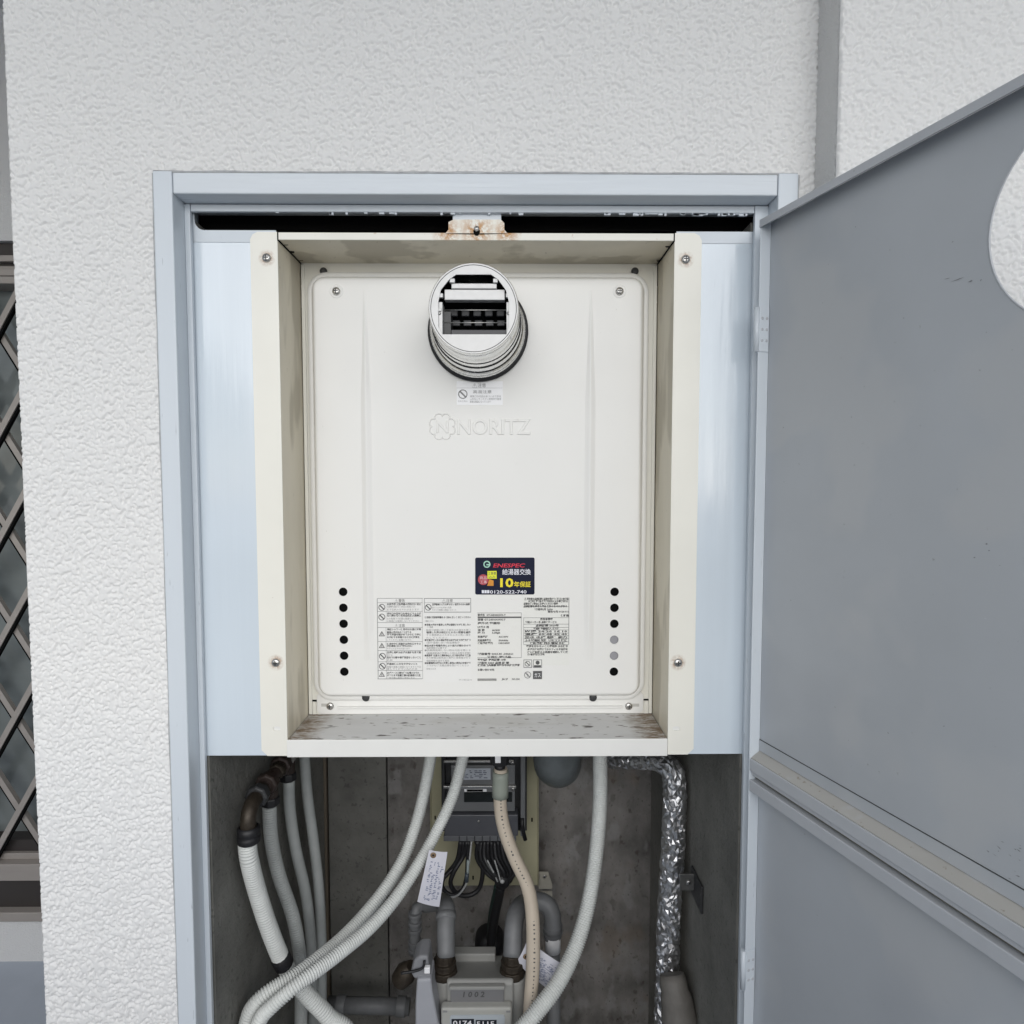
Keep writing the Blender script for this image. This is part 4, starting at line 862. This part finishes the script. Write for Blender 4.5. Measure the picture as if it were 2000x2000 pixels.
# foil insulated pipe
M['foil'] = mat('crinkled_foil', (.60, .60, .61), .42, metal=1.0, var=.12, vs=50)
fp_ = empty('foil_pipe', P(1310, 2080, .25), 'crinkled silver foil wrapped pipe down the right closet side', 'pipe')
path = spline(drop([(1190, 1480, .40), (1240, 1480, .35), (1286, 1484, .29), (1312, 1504, .262), (1318, 1545, .255), (1316, 1620, .25), (1312, 1700, .25), (1306, 1800, .25), (1303, 1900, .25), (1300, 1990, .25), (1298, 2080, .25)]), .0044)
MB().tube(path, .019, 30, False, jit=.0021, crinkle=True, rf=lambda i, n: .0182).build('foil_wrap', M['foil'], fp_)
path = spline(drop([(1312, 1902, .215), (1318, 1935, .205), (1326, 1985, .20), (1332, 2080, .195)]), .008)
MB().tube(path, .028, 20, True, rf=lambda i, n: .0272 * min(1, .72 + i * .05) * (1 + .03 * math.sin(i * 2.3))).build('grey_wrap', mat('grey_tape_wrap', (.17, .16, .145), .6, var=.15, vs=30, bump=.5, bs=70, bd=.003), fp_)
bk = empty('pipe_bracket', P(1360, 1720, .21), 'dull metal clamp holding the foil pipe to the right side wall', 'bracket')
a, c = P(1328, 1706, .21), P(1360, 1738, .21)
MB().box(a.x, CXR - .001, .208, .211, c.z, a.z).build('strap', mat('dull_clamp_metal', (.17, .17, .165), .35, metal=.6, var=.2, vs=60), bk, bevel=.0008)
MB().box(CXR - .004, CXR - .0008, .17, .225, c.z - .012, a.z + .004).build('base_plate', M['dark'], bk, bevel=.0008)
screw(((a.x + c.x) / 2, .208, (a.z + c.z) / 2), .004, bk)

# horizontal pipe low at the back left
lp = empty('drain_pipe', P(700, 1965, .42), 'dark grey horizontal pipe low behind the curved hoses', 'pipe')
MB().tube(QS([(640, 1962, .42), (800, 1966, .42)]), .0145, 18).build('tube', M['gaspipe'], lp)
for px in (657, 775): MB().tube(QS([(px, 1962 + (px - 640) * .025, .42), (px + 18, 1962.5 + (px - 640) * .025, .42)]), .0172, 18).build('coupling', M['gaspipe'], lp, bevel=.0008)

# gas pipes
gp1 = empty('gas_pipe', P(868, 1860, .30), 'grey painted gas pipe with elbow above the left meter union', 'pipe')
MB().tube(spline(QS([(871, 1868, .25), (871, 1810, .27), (872, 1778, .29), (866, 1764, .325), (850, 1762, .345), (832, 1764, .36)]), .006), .0152, 20).build('elbow_pipe', M['gaspipe'], gp1)
MB().tube(QS([(871, 1796, .278), (871, 1782, .286)]), .0172, 20).build('elbow_ring', M['gaspipe'], gp1)
gp2 = empty('gas_branch', P(810, 1860, .34), 'thin grey ringed gas branch pipe behind the hanging paper tag', 'pipe')
MB().tube(spline(QS([(836, 1768, .36), (818, 1770, .352), (811, 1784, .345), (810, 1862, .34)]), .006), .0095, 16).build('tube', M['gaspipe'], gp2)
for py in (1782, 1798, 1812, 1836, 1850): MB().tube(QS([(810.5, py, .342), (810.5, py + 7, .342)]), .0122, 16).build('ring', M['gaspipe'], gp2, bevel=.0006)
gp3 = empty('gas_pipe', P(1005, 1860, .30), 'grey gas pipe with two elbows from the right meter union', 'pipe')
MB().tube(spline(QS([(1001, 1868, .25), (1003, 1815, .27), (1008, 1785, .29), (1022, 1766, .33), (1045, 1760, .34), (1066, 1765, .34), (1078, 1785, .335), (1080, 1822, .33)]), .006), .0155, 20).build('elbow_pipe', M['gaspipe'], gp3)
for py, r_ in ((1806, .0172), (1816, .0178), (1824, .016)): MB().tube(QS([(1079, py, .333), (1080, py + 6, .333)]), r_, 20).build('ring', M['gaspipe'], gp3, bevel=.0006)
MB().tube(QS([(1080, 1828, .33), (1080, 1856, .33)]), .0138, 18).build('white_joint', M['paper'], gp3)
MB().tube(drop([(1080, 1856, .33), (1082, 2060, .33)]), .0125, 18).build('lower_tube', M['gaspipe'], gp3)

# gas meter
mY = .205
gm = empty('gas_meter', P(930, 2080, mY + .06), 'grey gas meter with counter window and handwritten 1002', 'gas meter')
M['meter'] = mat('warm_grey_meter_paint', (.30, .30, .285), .45, var=.05, vs=20)
def mx(px, py, Y): return P(px, py, Y)
Yb = mY + .017
xl, xr = P(853, 1930, Yb).x, P(1022, 1930, Yb).x
zt1 = PZ(930, 1880, Yb + .065); zt2 = PZ(930, 1917, Yb); zbm = PZ(930, 2120, Yb)
mb = MB(); mb.prismx([(Yb + .09, zbm), (Yb, zbm), (Yb, zt2 - .006), (Yb + .006, zt2), (Yb + .065, zt1), (Yb + .09, zt1 - .006)], xl + .016, xr - .016)
body = mb.build('body', M['meter'], gm, bevel=.003, seg=3)
for x0 in (xl + .014, xr - .014):
    mb = MB(); mb.tube([(x0, Yb + .03, zbm), (x0, Yb + .03, zt2 - .010)], .0215, 24); mb.build('side_column', M['meter'], gm, bevel=.004)
a, c = P(884, 1863, Yb + .07), P(968, 1885, Yb + .07)
MB().box(a.x, c.x, Yb + .069, Yb + .088, zt1 - .02, a.z).build('rear_ridge', M['meter'], gm, bevel=.002)
a, c = P(880, 1922, Yb - .004), P(984, 1953, Yb - .004)
MB().box(a.x - .002, c.x + .002, Yb - .009, Yb - .0003, zt2 - .008, zt2 - .002).build('front_ridge', M['meter'], gm, bevel=.002)
np_ = MB().box(a.x, c.x, Yb - .004, Yb - .0003, c.z - .004, zt2 - .0085).build('name_panel', mat('dark_meter_panel', (.19, .19, .195), .5), gm, bevel=.0006)
mb = MB(); v = P(904, 1947, Yb - .0042); text(mb, '1 0 0 2', v.x, v.z, Yb - .0045, sz(11, Yb) / .7, sz(44, Yb), shear=.15, bold=.03); mb.build('handwriting', M['ink'], np_)
a, c = P(861, 1970, mY), P(1000, 2090, mY)
lid = MB().box(a.x, c.x, mY, Yb - .0005, c.z, a.z).build('counter_cover', mat('light_grey_meter_cover', (.42, .42, .39), .42, var=.04, vs=20), gm, bevel=.004, seg=3)
a, c = P(879, 1982, mY), P(986, 2070, mY)
mb = MB(); mb.prism(rrect(a.x, c.x, c.z, a.z, .004, 5), mY - .0012, mY + .001); dp = mb.build('window', mat('pale_meter_window', (.45, .49, .52), .15), lid)
a, c = P(882, 1989, mY), P(926, 2006, mY); MB().box(a.x, c.x, mY - .0018, mY - .0011, c.z, a.z).build('counter_strip', mat('black_counter', (.01, .012, .02), .3), dp)
a2, c2 = P(929, 1991, mY), P(970, 2006, mY); MB().box(a2.x, c2.x, mY - .0018, mY - .0011, c2.z, a2.z).build('counter_strip', bpy.data.materials['black_counter'], dp)
mb = MB(); v = P(885, 2001, mY); text(mb, '0174', v.x, v.z, mY - .0021, sz(10.5, mY) / .7, sz(38, mY), bold=.01); v = P(931, 2002, mY); text(mb, '5115', v.x, v.z, mY - .0021, sz(10, mY) / .7, sz(36, mY), bold=.01); mb.build('digits', M['paper'], dp)
for px in (869, 993): 
    v = P(px, 1975.5, mY); MB().box(v.x - .0035, v.x + .0035, mY - .0005, mY + .0002, v.z - .0015, v.z + .0015).build('cover_mark', M['inkl'], lid)
Yu = Yb + .028
for px in (868, 1001):
    v = P(px, 1887, Yu); x = v.x
    za = zt2 - .010
    mb = MB(); mb.lathe((x, Yu, za), (0, 0, 1), [(.0205, 0), (.0215, .004), (.0205, .012), (.0165, .0125), (.0165, .015), (.0195, .0155), (.0195, .024), (.015, .0245), (.014, .036)], 12, smooth=False, cap1=True); mb.build('union_nut', M['brass'], gm, bevel=.0008)

# white valve cover left of the meter
vY = .20
vc = empty('valve_cover', P(835, 2080, vY + .02), 'pale grey plastic valve cover left of the gas meter', 'valve cover')
M['vc'] = mat('pale_grey_plastic', (.38, .39, .42), .4, var=.04, vs=20)
mb = MB(); pts = [(814, 1914), (842, 1912), (845, 1940), (851, 1972), (858, 2010), (862, 2090), (810, 2090), (811, 1960)]
mb.prism([(P(x, y, vY).x, P(x, y, vY).z) for x, y in pts], vY, vY + .045); mb.build('shell', M['vc'], vc, bevel=.004, seg=3)
mb = MB(); pts = [(804, 1892), (808, 1878), (818, 1868), (836, 1868), (838, 1888), (841, 1913), (808, 1913), (802, 1900)]
mb.prism([(P(x, y, vY + .008).x, P(x, y, vY + .008).z) for x, y in pts], vY + .008, vY + .05); mb.build('cap', mat('grey_cap_plastic', (.25, .255, .27), .4), vc, bevel=.004, seg=3)
MB().tube(spline(QS([(783, 1901, vY), (808, 1897, vY + .002), (826, 1890, vY + .002), (829, 1876, vY + .004)]), .004), .0021, 8).build('black_tie', M['rubber'], vc)
v = P(835, 1892, vY + .002); MB().box(v.x - .005, v.x + .004, vY, vY + .007, v.z - .007, v.z + .003).build('white_clip', M['paper'], vc, bevel=.001)
mb = MB(); mb.lathe(P(793, 1900, vY + .05), (.4, -.2, .6), [(.016, -.02), (.018, 0), (.010, .02)], 12, cap1=True); mb.build('brass_valve', M['brass'], vc)

# paper tags
def paper_tag(pts, Y, hole, label, curl=.004, mark=None):
    c = [P(x, y, Y) for x, y in pts]; n = 8; rt = (c[0] + c[1] + c[2] + c[3]) / 4
    e = empty('paper_tag', (rt.x, rt.y, min(v.z for v in c)), label, 'paper tag', 'white paper tags hanging in the closet')
    def at(u, v, lift=0):
        p = c[0].lerp(c[1], u).lerp(c[3].lerp(c[2], u), v); return p + Vector((0, -1, 0)) * (curl * math.sin(v * 3.1) + .002 * math.sin(u * 3) + lift)
    mb = MB(); vs = [at(i / n, j / n) for j in range(n + 1) for i in range(n + 1)] + [at(i / n, j / n, -.0005) for j in range(n + 1) for i in range(n + 1)]
    m_ = (n + 1) ** 2; fs = [(j * (n + 1) + i, j * (n + 1) + i + 1, (j + 1) * (n + 1) + i + 1, (j + 1) * (n + 1) + i) for j in range(n) for i in range(n)]
    fs += [tuple(k + m_ for k in reversed(f)) for f in fs]
    mb.add(vs, fs, True); sheet = mb.build('sheet', mat('tag_paper', (.66, .66, .72), .7, var=.04, vs=40), e)
    hv = at(*hole, lift=.0006); MB().lathe(hv, (0, -1, 0), [(.0048, 0), (.0048, .0004), (.002, .0005)], 16).build('eyelet', mat('brown_eyelet', (.25, .17, .10), .6), sheet)
    MB().lathe(hv, (0, -1, 0), [(.0021, .0002), (.00005, .0006)], 12).build('eyelet_hole', M['rubber'], sheet)
    mb = MB()
    for row in (mark or [.25, .42, .6, .78]):
        v_ = .18
        while v_ < .9:
            l = random.uniform(.015, .05)
            if random.random() < .75:
                w1 = random.uniform(.04, .13); o1 = random.uniform(-.04, .04)
                a_ = [at(row + o1, v_, .0006), at(row + o1 + w1, v_, .0006), at(row + o1 + w1, v_ + .016, .0006), at(row + o1, v_ + .016, .0006)]
                mb.add(a_, [(0, 1, 2, 3)])
                if random.random() < .6:
                    mb.add([at(row + o1, v_, .0006), at(row + o1 + .025, v_, .0006), at(row + o1 + .025, v_ + l, .0006), at(row + o1, v_ + l, .0006)], [(0, 1, 2, 3)])
            v_ += random.uniform(.022, .045)
    mb.build('handwriting', mat('faded_blue_ink', (.22, .25, .36), .7), sheet)
paper_tag([(838, 1660), (874, 1664), (858, 1771), (815, 1761)], .255, (.28, .07), 'white paper tag hanging on the lower curved hose beside the cables')
paper_tag([(1030, 1836), (1099, 1884), (1073, 1934), (1008, 1879)], .242, (.12, .5), 'tilted white paper tag tucked behind the beige hose', mark=[.45, .56, .68, .8, .9])
bpy.data.objects.remove(TO)
